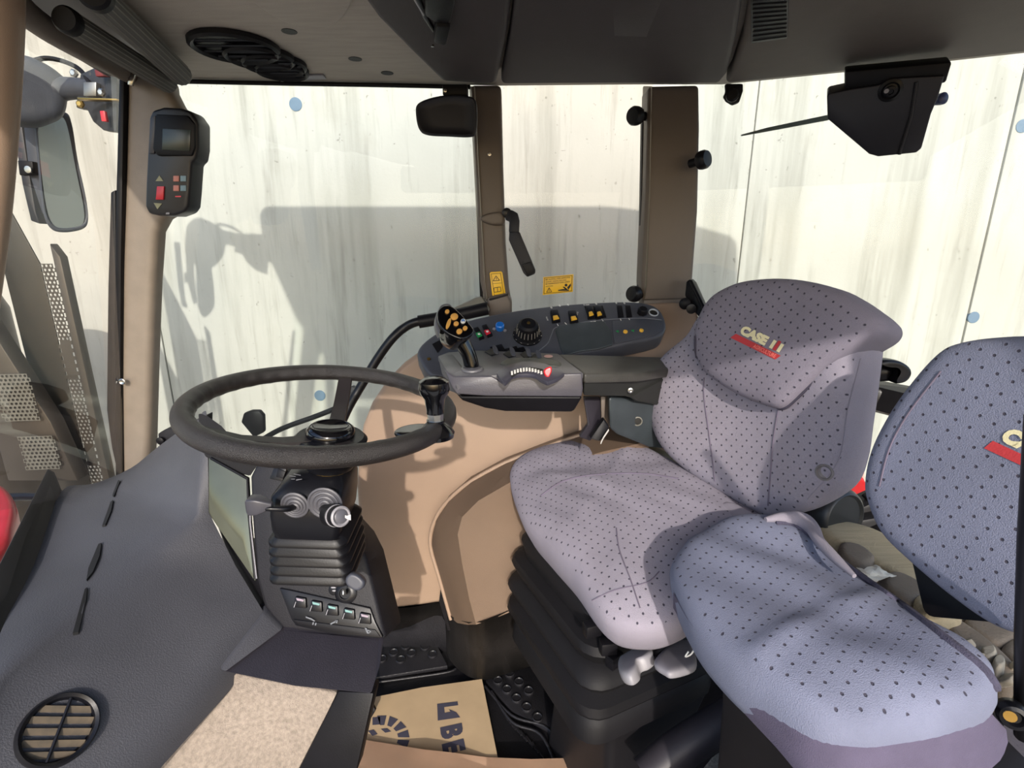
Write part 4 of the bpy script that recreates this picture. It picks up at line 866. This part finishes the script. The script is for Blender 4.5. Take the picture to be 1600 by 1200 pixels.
# ================================================================= MONITOR on the pillar
mo = thing('pillar_monitor', 'black monitor unit with dim screen and red rocker, mounted on the front pillar', 'monitor', tuple(PY(265,330,1.17)))
MP = plY(1.175)
mo_o = [(233,182),(238,172),(255,167),(280,168),(297,173),(309,190),(309,230),(306,248),(299,254),(296,300),(294,322),(288,331),(272,337),(248,337),(232,334),(226,322),(227,290),(229,250)]
pslab('housing', MP, mo_o, .05, mat('monitor_black','#17161b',.4,bump=.1), mo, .006, seg=3, smooth=50)
pslab('screen_hood', MP, [(243,178),(292,180),(304,194),(304,230),(299,243),(245,243),(238,232)], .008, BLACK, mo, .003, h=.006)
pslab('left_bevel', MP, [(234,184),(243,180),(241,240),(232,240)], .006, mat('bevel_grey','#34363f',.4), mo, .002, h=.003)
pslab('screen', MP, [(254,201),(298,203),(296,236),(253,234)], .002, LCD, mo, .0005, h=.0075)
pslab('red_rocker', MP, [(245,291),(256,291),(255,312),(243,312)], .006, REDM, mo, .001, h=.003)
for q in ([(243,283),(255,283),(249,274)], [(240,317),(253,318),(246,327)]): pslab('arrow_mark', MP, q, .001, mat('khaki_mark','#8b8a6c',.5), mo, 0, h=.001)
for x, y, m_ in ((275,279,'#b8776a'),(286,279,'#6f8791'),(275,294,'#b8776a'),(286,294,'#6f8791')): pslab('touch_key', MP, [(x-4.5,y-4.5),(x+4.5,y-4.5),(x+4.5,y+4.5),(x-4.5,y+4.5)], .003, mat('key'+m_, m_, .5), mo, .0008, h=.002)
prints('red_mark', MP.up(.0008), [[(274,306),(283,306),(283,308),(274,308)]], REDM, mo); prints('small_mark', MP.up(.0008), [[(260,332),(265,332),(265,335),(259,335)]], GREYP, mo)
# ================================================================= INTERIOR MIRROR
im = thing('interior_mirror', 'black interior mirror hanging from the roof edge by the side window pillar', 'mirror', tuple(PY(715,140,1.25)))
puff('mirror_shell', plY(1.25), [(650,178),(653,163),(672,154),(700,149),(728,150),(743,157),(746,180),(744,207),(735,214),(700,213),(668,211),(655,202)], [(0,-.03),(.6,-.03),(.85,-.026),(.95,-.015),(1,-.003),(1,.002),(.97,.007),(.92,.008),(.88,.004),(.5,.004),(0,.004)], mat('mirror_black','#13121a',.55,var=.03), im)
box('mount', PY(712,143,1.27), (.055,.03,.022), BLACK, im, .003); tube('mount_arm', T((700,138,1.27),(708,148,1.26),(716,158,1.262)), .005, SATIN, im, 8); lathe('mount_screw', PY(696,142,1.25), (0,-1,0), [(.004,0),(.004,.004),(0,.005)], STEEL, im, 8)
ohb = thing('overhead_bracket', 'black metal bracket folded under the roof liner', 'bracket', tuple(PZ(690,40,ZC-.03)))
slab('bracket_body', [PZ(x,y,ZC-.04) for x,y in ((664,-30),(712,-30),(710,10),(703,40),(700,48),(690,42),(664,26))], (0,0,.02), BLACK, ohb, .004)
slab('bracket_rail', [PZ(x,y,ZC-.032) for x,y in ((638,-30),(646,-30),(667,26),(680,50),(676,52),(660,28))], (0,0,.008), SATIN, ohb, .002)
slab('bracket_foot', [PZ(x,y,ZC-.046) for x,y in ((682,42),(704,44),(697,72),(678,68))], (0,0,.02), BLACK, ohb, .003)
tube('bright_rail', [PZ(x,y,ZC-.044) for x,y in ((642,-10),(662,24))], .0012, GREYP, ohb, 6, 0); lathe('bracket_screw', PZ(676,70,ZC-.04), (0,0,-1), [(.003,0),(.003,.003),(0,.004)], STEEL, ohb, 8)
# ================================================================= ROLLER BLINDS
for lab, a, b, r, ya, yb, m_ in (('lower ribbed grey roller blind rolled up along the windscreen header', (108,34), (262,130), .0185, .92, 1.215, BLIND), ('upper ribbed grey roller blind tucked under the roof liner edge', (150,-8), (282,116), .021, .86, 1.20, BLIND)):
    A = PY(*a, ya); B = PY(*b, yb); rb = thing('roller_blind', lab, 'blind', tuple((A+B)/2), 'roller blinds along the windscreen header')
    tube('blind_roll', [A, B], r, BLIND, rb, 28, 0)
    for k in range(16):
        t = 2*math.pi*k/16; ax = (B-A).normalized(); e1 = ax.orthogonal().normalized(); e2 = ax.cross(e1); d = e1*math.cos(t)+e2*math.sin(t)
        tube('blind_rib', [A+d*r, B+d*r], .0011, mat('blind_rib','#74716b',.8), rb, 5, 0)
    lathe('end_cap', A-(B-A).normalized()*.012, (B-A), [(r*.9,0),(r*1.08,.004),(r*1.08,.016),(r*.9,.018)], BLACK, rb, 24)
# ================================================================= GRAB RAIL, STRAP, KNOBS, STICKERS
gr = thing('grab_rail', 'black bent tubular grab rail running down beside the steering wheel to the side window', 'grab rail', tuple(PY(640,505,1.30)))
tube('rail_tube', T((530,668,1.22),(546,634,1.24),(566,600,1.26),(590,560,1.28),(612,530,1.29),(632,512,1.30),(655,502,1.30),(700,496,1.31),(750,487,1.32)), .0115, SATIN, gr, 18, 6)
tube('rail_sleeve', T((654,503,1.30),(700,495,1.31),(762,482,1.32)), .0165, BLACK, gr, 18, 4)
slab('rail_cover', T((690,493,1.31),(712,480,1.32),(742,466,1.33),(752,464,1.33),(766,482,1.33),(764,488,1.32),(700,497,1.30)), (0,.03,0), mat('rail_cover','#77746a',.5), gr, .006, seg=3)
lw = thing('wiper_arm', 'black wiper arm lying low outside the side window behind the steering wheel', 'wiper', tuple(PY(470,665,1.46)))
tube('arm_tube', T((405,690,1.46),(440,670,1.46),(500,648,1.46),(548,628,1.46)), .008, BLACK, lw, 10, 4)
pslab('arm_end_plate', plY(1.455), [(380,646),(392,642),(404,642),(411,650),(412,676),(396,684),(376,660)], .02, BLACK, lw, .005)
pslab('arm_bracket', plY(1.40), [(540,606),(552,604),(558,610),(556,628),(548,640),(538,636)], .02, mat('bracket_grey','#3c3e40',.5), lw, .004)
ls_ = thing('window_sill_box', 'dark mounting block at the foot of the windscreen corner beside the cowl', 'block', tuple(PY(262,685,1.25)))
pslab('block', plY(1.25), [(246,678),(256,672),(290,664),(320,650),(318,700),(250,720)], .04, DASHD, ls_, .004)
lathe('block_bolt', PY(252,688,1.245), (0,-1,0), [(.010,0),(.010,.006),(.006,.008),(0,.008)], BLACK, ls_, 12)
gs = thing('pull_strap', 'black looped pull strap hanging from the side window pillar', 'strap', tuple(PY(800,335,1.33)))
slab('upper_loop', T((789,330,1.335),(800,328,1.33),(809,333,1.32),(812,345,1.315),(811,366,1.31),(800,372,1.312),(795,362,1.315),(796,346,1.32),(790,344,1.335)), (0,.010,0), mat('strap_black','#15141b',.6,bump=.3), gs, .003)
slab('lower_loop', T((796,362,1.312),(812,362,1.305),(837,422,1.30),(836,428,1.30),(824,433,1.30),(818,427,1.30),(795,375,1.31)), (0,.008,0), mat('strap_black','#15141b'), gs, .003)
slab('strap_end', T((815,413,1.296),(830,409,1.296),(837,424,1.296),(825,432,1.296)), (0,.006,0), BLACK, gs, .002)
lathe('strap_bolt', PY(792,333,1.345), (0,-1,0), [(.012,0),(.012,.010),(.007,.012),(0,.012)], SATIN, gs, 16)
kd_ = {'a':('black round latch knob high on the quarter window edge', 991,181, (-1,-.45,0), (1012,182)), 'b':('black round latch knob low on the quarter window, above the console end', 989,459, (-1,-.45,.1), (1012,462)),
       'c':('black cylindrical knob on the rear side of the wide pillar', 1101,249, (1,-.25,.15), (1078,256))}
for k_, (lab, x, y, ax, at) in kd_.items():
    y0 = 1.385 if k_ != 'c' else 1.33; kk = thing('latch_knob', lab, 'knob', tuple(PY(at[0],at[1],y0)))
    e = PY(at[0],at[1],y0); p = PY(x,y,y0-.03); a_ = (p-e).normalized(); L_ = (p-e).length
    tube('latch_stem', [e, p], .010, BLACK, kk, 12, 0)
    lathe('knob_head', p-a_*.016, a_, [(.012,0),(.020,.002),(.0215,.008),(.0215,.018),(.018,.024),(0,.025)], SATIN, kk, 24)
hk = w3
pslab('hinge_plate', plY(1.30), [(1134,130),(1162,130),(1162,142),(1156,160),(1146,164),(1136,158),(1131,150),(1135,144)], .012, SATIN, hk, .004); lathe('hinge_knob', PY(1144,150,1.298), (-.3,-1,0), [(.014,0),(.014,.010),(.010,.014),(0,.014)], BLACK, hk, 16)
stt = thing('rear_window_stay', 'black triangular stay and hinge at the foot of the wide pillar', 'stay', tuple(PY(1088,470,1.30)))
slab('stay_plate', T((1072,440,1.31),(1078,436,1.31),(1084,442,1.30),(1108,496,1.22),(1100,505,1.22),(1080,482,1.28),(1070,462,1.31)), (.015,.02,0), BLACK, stt, .003)
tube('stay_bar', T((1080,440,1.305),(1105,492,1.225)), .005, SATIN, stt, 8, 0); lathe('stay_pivot', PY(1070,474,1.29), (-.3,-1,0), [(.014,0),(.014,.014),(.008,.018),(0,.018)], BLACK, stt, 16); lathe('stay_pivot', PY(1080,482,1.27), (-.3,-1,0), [(.012,0),(.012,.012),(0,.014)], SATIN, stt, 16)
# stickers
sk = thing('warning_sticker', 'yellow sticker with warning triangle and open book on the window pillar', 'sticker', tuple(PY(778,443,1.345)))
q1 = Pl(*T((766,425,1.346),(784,424,1.346),(768,465,1.346))); pslab('sticker_sheet', q1, [(765,427),(767,425),(783,424),(785,426),(790,459),(788,462),(771,464),(769,461)], .0008, YEL, sk, .0004, h=.002)
q1 = q1.up(.0022)
def stroke(pl, pts, wpx, m_, par, nm='line', closed=False):
    P_ = list(pts)+([pts[0]] if closed else [])
    for a, b in zip(P_, P_[1:]):
        dx, dy = b[0]-a[0], b[1]-a[1]; l_ = math.hypot(dx,dy) or 1; nx, ny = -dy/l_*wpx/2, dx/l_*wpx/2
        prints(nm, pl, [[(a[0]+nx,a[1]+ny),(b[0]+nx,b[1]+ny),(b[0]-nx,b[1]-ny),(a[0]-nx,a[1]-ny)]], m_, par, .0003)
stroke(q1, [(767.5,428),(782,427),(787,459),(772.5,461.5)], .6, INK, sk, 'border_line', True)
stroke(q1, [(775,431),(780.5,438),(770.5,439)], .9, INK, sk, 'triangle_line', True); stroke(q1, [(775.4,433.5),(775.7,437)], .9, INK, sk, 'mark')
stroke(q1, [(769.5,443),(784,442)], .5, INK, sk, 'mark'); stroke(q1, [(771.5,450),(777,449),(782,448.5),(783,455),(777.5,456),(772,456.5)], .9, INK, sk, 'book_line', True); stroke(q1, [(777,449),(777.8,456)], .8, INK, sk, 'book_line')
sk2 = thing('warning_sticker', 'yellow warning label with text and reclining figure stuck on the quarter window glass', 'sticker', tuple(PY(872,445,1.42)))
q2 = Pl(*T((848,433,1.4175),(896,428,1.4175),(848,461,1.4175))); pslab('sticker_sheet', q2, [(849,433),(896,428.5),(895,456),(848,461)], .0008, YEL, sk2, .0002, h=.0005); q2 = q2.up(.0007)
stroke(q2, [(850.5,434.5),(894,430.5),(893,454.5),(850,459)], .7, INK, sk2, 'border_line', True)
for s_, a, b in (('BEI AUSFALL DER LENKUNG', (852.5,438.3),(891,434.3)), ('SOFORT ANHALTEN UND', (852.5,441.7),(885,438.4)), ('BETRIEBSANLEITUNG LESEN', (852.5,445),(890.5,441)), ('ACHTUNG', (852.5,448.6),(864,447.4))): text('small_print', s_, q2, a, b, INK, sk2, .0003, .01)
stroke(q2, [(858,449.5),(862,456),(854,456.8)], .9, INK, sk2, 'triangle_line', True); stroke(q2, [(858,451.5),(858,455)], .9, INK, sk2, 'mark')
prints('figure', q2, [circ(884.5,445.5,2.3,2.3,10)], INK, sk2, .0003)
for q in ([(872,453),(880,451.5),(889,453),(889,454.3),(872,454.5)], [(879,448),(882,448),(887,452),(884,453.5)], [(886,449),(892,442.5),(892,447),(888,453)]): prints('figure', q2, [q], INK, sk2, .0003)
# ================================================================= REAR WIPER HOUSING AND ARM
rw = thing('rear_wiper_motor', 'black angular wiper motor cover under the roof over the rear window', 'wiper motor', tuple(PY(1390,120,1.10)))
RP = Pl(*T((1291,150,1.14),(1470,140,1.06),(1370,245,1.14)))
pslab('motor_cover', RP, [(1292,150),(1296,146),(1330,139),(1372,133),(1400,122),(1476,118),(1466,152),(1455,178),(1440,232),(1432,239),(1372,245),(1358,241),(1293,186)], .06, mat('cover_black','#1c1c25',.4,var=.05,bump=.08), rw, .006, seg=3)
pslab('mounting_plate', RP, [(1320,112),(1488,97),(1478,130),(1400,136),(1320,141)], .05, BLACK, rw, .004, h=-.006)
tube('cover_crease', [RP.p(*q, .0005) for q in ((1432,128),(1424,180),(1405,241))], .0035, mat('crease_black','#121118',.5), rw, 8, 0)
lathe('cover_bolt', RP.p(1391,141), RP.n, [(.020,0),(.020,.003),(.015,.005),(.012,.003),(.009,.004),(.009,.012),(.005,.013),(.004,.010),(0,.010)], SATIN, rw, 24)
lathe('bolt_tip', RP.p(1385,142,.012), RP.n, [(.004,0),(.004,.002),(0,.002)], GREYP, rw, 12)
wa = rw
slab('wiper_blade', T((1159,210,1.40),(1200,199,1.39),(1295,179,1.36),(1297,187,1.36),(1200,205,1.39),(1160,212,1.40)), (0,.008,0), mat('wiper_grey','#5d6365',.5), wa, .001)
bl = thing('outside_lamp_knob', 'small dark blue round knob behind the wiper motor cover', 'knob', tuple(PY(1469,154,1.2)))
lathe('knob_head', PY(1469,155,1.22), (.2,-1,0), [(.008,-.02),(.012,0),(.012,.008),(.008,.011),(0,.011)], mat('blue_black','#26305a',.4), bl, 18)
# ================================================================= REAR LINKAGE seen between the seats
lk = thing('tube_linkage', 'black tubular handle and thick bar behind the driver seat backrest', 'linkage', tuple(PY(1390,600,1.05)))
tube('handle_tube', T((1340,582,1.06),(1370,580,1.04),(1392,580,1.03),(1402,580,1.02)), [.022,.022,.020,.018], SATIN, lk, 18, 3)
puff('handle_grip', plY(1.0), [(1366,566),(1380,561),(1402,563),(1418,573),(1421,585),(1412,596),(1396,598),(1404,582),(1398,572),(1380,570)], PROF(.02,.01), SATIN, lk, 4)
loft('thick_bar', [[PY(*q) for q in r] for r in (((1335,596,1.08),(1350,590,1.16),(1352,640,1.14),(1338,632,1.08)),((1480,630,.99),(1470,612,1.06),(1470,670,1.06),(1478,672,.99)))], BLACK, lk, smooth=30)
slab('bar_clamp', T((1348,602,1.02),(1382,610,1.0),(1370,638,1.0),(1352,648,1.01),(1338,640,1.02)), (0,.05,0), SATIN, lk, .006)
rl = thing('rear_lamp', 'red lamp body with pale plate and dark socket outside behind the seat', 'lamp', tuple(PY(1335,770,1.45)))
puff('red_body', plY(1.45), [(1318,755),(1325,740),(1340,738),(1351,762),(1345,772),(1325,778),(1310,785)], PROF(.03,.03), REDL, rl, 4)
pslab('pale_plate', plY(1.50), [(1336,700),(1350,715),(1352,760),(1338,775),(1330,730)], .01, PINKL, rl, .002)
lathe('dark_socket', PY(1334,725,1.42), (.3,-1,.1), [(.028,-.05),(.03,0),(.026,.01),(0,.01)], mat('socket_blue','#2f3442',.4), rl, 20)
mb = thing('rear_linkage', 'black machinery and levers in the gap between the two seats', 'machinery', tuple(PY(1400,850,.9)))
for x, y, d_, s_, r_ in ((1368,790,1.0,(.10,.05,.06),.5),(1400,830,.95,(.12,.06,.07),.5),(1440,870,.88,(.13,.06,.08),.6),(1355,830,.98,(.08,.06,.10),.2),(1480,900,.80,(.10,.05,.08),.6)):
    box('linkage_block', PY(x,y,d_), s_, mat('link_black','#100e12',.5,var=.3), mb, .008, Matrix.Rotation(-r_,3,'Y'))
tube('linkage_rod', T((1368,852,.86),(1395,838,.86)), .007, SATIN, mb, 8, 0); tube('linkage_rod', T((1350,772,1.0),(1380,800,.96),(1400,826,.92)), .006, BLACK, mb, 8, 3)
slab('linkage_tab', T((1420,873,.74),(1432,872,.73),(1442,882,.72),(1430,880,.73)), (0,.01,0), GREYP, mb, .001)
# ================================================================= NEAR EDGE: gas strut, sill box
ds = thing('door_gas_strut', 'black gas strut with ball joint standing at the near door edge', 'strut', tuple(PY(1590,1120,.43)))
tube('strut_body', [PY(1599,1150,.44), PY(1601,1000,.425), PY(1607,850,.41), PY(1620,650,.40)], .008, mat('strut_black','#0c0b0e',.35), ds, 16, 0)
lathe('ball_joint', PY(1583,1118,.42), (-.5,-.8,.2), [(.006,-.02),(.013,-.01),(.014,0),(.012,.006),(.008,.007),(.006,.003),(0,.003)], SATIN, ds, 22)
lathe('brass_insert', PY(1578,1119,.411), (-.5,-.8,.2), [(.0055,0),(.0055,.001),(0,.001)], BRASS, ds, 16)
sl = thing('door_sill_box', 'dark plum grey moulded sill box at the near corner by the gas strut', 'sill', tuple(PZ(1560,1180,.60)))
loft('sill_body', [[PY(*q) for q in r] for r in (((1440,1230,.47),(1530,1152,.48),(1640,1100,.50),(1640,1300,.42),(1500,1300,.42)),((1440,1330,.47),(1530,1260,.48),(1640,1200,.50),(1640,1400,.42),(1500,1400,.42)))], mat('sill_plum','#4b454b',.5,var=.08,bump=.2), sl, smooth=25)
tube('sill_edge', T((1450,1215,.465),(1530,1155,.475),(1575,1198,.44)), .0035, mat('sill_edge','#6e656b',.4), sl, 8, 0)
fb = thing('floor_hump', 'speckled worn dark metal hump under the nearest seat front', 'floor hump', tuple(PZ(1150,1180,.2)))
loft('hump_body', [[PY(*q) for q in r] for r in (((1060,1240,.66),(1110,1180,.70),(1180,1128,.74),(1220,1150,.72),(1290,1240,.62)),((1060,1340,.60),(1110,1300,.64),(1180,1260,.68),(1240,1260,.66),(1310,1340,.58)))], SPECK, fb, smooth=60, bevel=.008)
cv = thing('floor_duct', 'dark moulded duct running along the floor under the nearest seat', 'duct', tuple(PZ(1080,1170,.1)))
tube('duct_body', T((1010,1215,.74),(1050,1180,.76),(1110,1140,.78),(1175,1100,.80)), .035, mat('duct_grey','#2f2b30',.5,bump=.1), cv, 16, 4)
rb2 = thing('seat_rail', 'black steel seat slide rail on the floor beside the paper sheet', 'rail', tuple(PZ(980,1170,.05)))
slab('rail_body', [PZ(x,y,.05) for x,y in ((955,1150),(995,1145),(1025,1200),(1040,1260),(975,1260))], (0,0,-.045), BLACK, rb2, .004)
tube('rail_edge', [PZ(x,y,.052) for x,y in ((995,1146),(1026,1200),(1040,1250))], .003, SATIN, rb2, 6, 0)
# ================================================================= OUTSIDE, THROUGH THE WINDSCREEN
em = thing('exterior_mirror', 'large outside rear-view mirror with dark housing hanging on its bracket beyond the windscreen', 'mirror', tuple(PY(100,240,1.68)))
EM = Pl(*T((60,200,1.62),(125,200,1.70),(80,350,1.62)))
puff('mirror_frame', EM, [(56,190),(75,180),(102,176),(112,195),(121,250),(134,310),(137,345),(128,358),(100,363),(80,357),(68,330),(60,260)], [(0,-.03),(.6,-.03),(.9,-.02),(1,-.005),(1,.003),(.96,.006),(.92,.004),(.9,.0),(.5,.0),(0,.0)], HOUSE, em)
pslab('mirror_pane', EM, [(q.x,q.y) for q in cr([V((a,b,0)) for a,b in ((60,192),(80,183),(99,184),(108,210),(118,262),(130,320),(131,345),(122,354),(98,357),(83,350),(73,325),(64,262))],3)], .003, MIRRORM, em, 0, h=.004)
MH = Pl(*T((20,190,1.52),(100,150,1.60),(40,95,1.55)))
puff('arm_joint_housing', MH, [(-5,95),(20,87),(42,88),(70,100),(92,115),(104,130),(105,160),(98,182),(80,192),(55,198),(15,192),(-10,170)], PROF(.09,.04), HOUSE, em, 5)
tube('mirror_arm', T((85,140,1.58),(110,138,1.58),(150,140,1.55)), [.032,.028,.026], HOUSE, em, 16, 3)
slab('mirror_bracket', T((125,115,1.54),(150,104,1.52),(182,100,1.50),(182,206,1.50),(160,203,1.52),(145,190,1.54),(135,170,1.55),(118,168,1.56)), (0,.03,0), mat('bracket_dark','#33363c',.5,.2), em, .004)
slab('bracket_plate', T((130,128,1.50),(150,128,1.50),(150,150,1.50),(130,150,1.50)), (0,.02,0), mat('zinc','#7f8284',.35,.7), em, .002)
slab('brass_strip', T((120,152,1.49),(182,154,1.47),(182,157,1.47),(121,155,1.49)), (0,.02,0), BRASS, em, .001)
for x, y, m_ in ((160,145,STEEL),(127,163,BRASS),(117,115,STEEL)): lathe('bracket_bolt', PY(x,y,1.49), (0,-1,0), [(.010,0),(.010,.006),(.006,.009),(0,.009)], m_, em, 6, 20)
box('red_tag', PY(163,182,1.49), (.012,.01,.025), REDM, em, .001); box('red_tag', PY(160,115,1.49), (.03,.01,.015), mat('dull_red','#6d2228',.5), em, .001)
tube('mirror_cable', T((52,95,1.55),(75,91,1.56),(105,98,1.56),(128,112,1.55),(146,140,1.52)), .006, BLACK, em, 10, 6)
slab('mirror_support', T((18,190,1.66),(33,192,1.66),(42,250,1.66),(55,330,1.66),(62,350,1.66),(48,345,1.66),(35,290,1.66)), (0,.03,0), mat('support_dark','#26272d',.5), em, .003)
slab('mirror_stay', T((36,193,1.64),(56,195,1.64),(62,260,1.64),(74,330,1.64),(66,335,1.64),(45,270,1.64)), (0,.02,0), HOUSE, em, .003)
slab('stay_clamp', T((27,250,1.62),(50,252,1.62),(53,272,1.62),(30,274,1.62)), (0,.02,0), BLACK, em, .003); lathe('clamp_bolt', PY(45,265,1.61), (0,-1,0), [(.010,0),(.010,.004),(0,.005)], STEEL, em, 14)
# exhaust with perforated guards
ex = thing('exhaust_stack', 'tall dark exhaust silencer with perforated steel guards ahead of the windscreen', 'exhaust', tuple(PY(90,900,1.62)))
A_, B_ = PY(25,330,1.72), PY(118,860,1.72); ax_ = V((0,0,1)); 
xc = (PY(70,560,1.70)).x-.02
lathe('silencer', (xc-.36, 1.80, PY(70,900,1.70).z), ax_, [(.15,0),(.15,1.0),(.13,1.06),(.07,1.09),(0,1.10)], GUARD, ex, 40)
def perforated(name, P0, U, Vd, nx, ny, s, m_, par, skip=()):
    """a steel strip with real round holes, P0 corner, U across, Vd down"""
    bm = bmesh.new(); U = U.normalized(); Vd = Vd.normalized(); K = 8
    for j in range(ny):
        for i in range(nx):
            o = P0 + U*(i*s + (s*.5 if j % 2 else 0)) + Vd*(j*s)
            cs = [o, o+U*s, o+U*s+Vd*s, o+Vd*s]
            if j in skip: bm.faces.new([bm.verts.new(p) for p in cs]); continue
            c = o+U*s*.5+Vd*s*.5; sq = []
            for k in range(K):
                t = math.radians(45*k); x = max(-.5, min(.5, math.cos(t)*.71)); y = max(-.5, min(.5, math.sin(t)*.71)); sq.append(bm.verts.new(c+U*x*s+Vd*y*s))
            ci = [bm.verts.new(c+U*math.cos(math.radians(45*k))*s*.34+Vd*math.sin(math.radians(45*k))*s*.34) for k in range(K)]
            for k in range(K): bm.faces.new((sq[k], sq[(k+1)%K], ci[(k+1)%K], ci[k]))
    bmesh.ops.remove_doubles(bm, verts=bm.verts, dist=1e-5)
    bmesh.ops.solidify(bm, geom=bm.faces[:], thickness=.002)
    return fin(name, bm, m_, par, None, 30)
P0 = PY(62,412,1.60); s_ = .0125
perforated('perforated_guard', P0, V((1,.05,0)), V((.0,0,-1)), 3, 62, s_, GUARD, ex, skip=set(range(19,29))|set(range(47,53)))
slab('guard_flange', [P0+V((.043,-.0,.06)), P0+V((.066,0,.02)), P0+V((.066,0,-.80)), P0+V((.043,0,-.80))], (0,.03,0), GUARD, ex, .003)
slab('guard_face', [P0+V((-.125,.01,.35)), P0+V((-.04,.0,.12)), P0+V((0,0,.0)), P0+V((0,0,-.80)), P0+V((-.125,.01,-.80))], (0,.006,0), mat('guard_brown','#3b3630',.3,.4,var=.2,scale=5), ex, .004)
P1 = PY(-14,585,1.50)
perforated('perforated_guard', P1, V((1,.1,0)), V((0,0,-1)), 8, 12, s_, mat('guard_light','#6d6b64',.4,.4), ex)
perforated('perforated_guard', P1+V((.03,0,-.20)), V((1,.1,0)), V((0,0,-1)), 8, 9, s_, mat('guard_light','#6d6b64',.4,.4), ex)
slab('near_guard_face', [P1+V((-.06,.02,.35)), P1+V((.02,.02,.12)), P1+V((.125,.02,-.16)), P1+V((.165,.02,-.36)), P1+V((-.06,.02,-.36))], (0,.05,0), mat('guard_brown2','#48423c',.35,.4,var=.2,scale=5), ex, .004)
hd = thing('engine_hood', 'red engine hood edge with dark grille seen past the cowl', 'hood', tuple(PY(-20,800,1.2)))
puff('hood_shell', Pl(*T((-60,760,1.25),(30,790,1.25),(-20,840,1.15))), [(-90,760),(-10,765),(12,772),(28,798),(26,830),(10,870),(-60,900)], PROF(.10,.04), mat('hood_red','#9c2b33',.3), hd, 4)
tube('hood_rail', T((-20,778,1.35),(40,776,1.36),(92,778,1.37)), .012, mat('rail_dark','#2c3038',.4), hd, 10, 0)
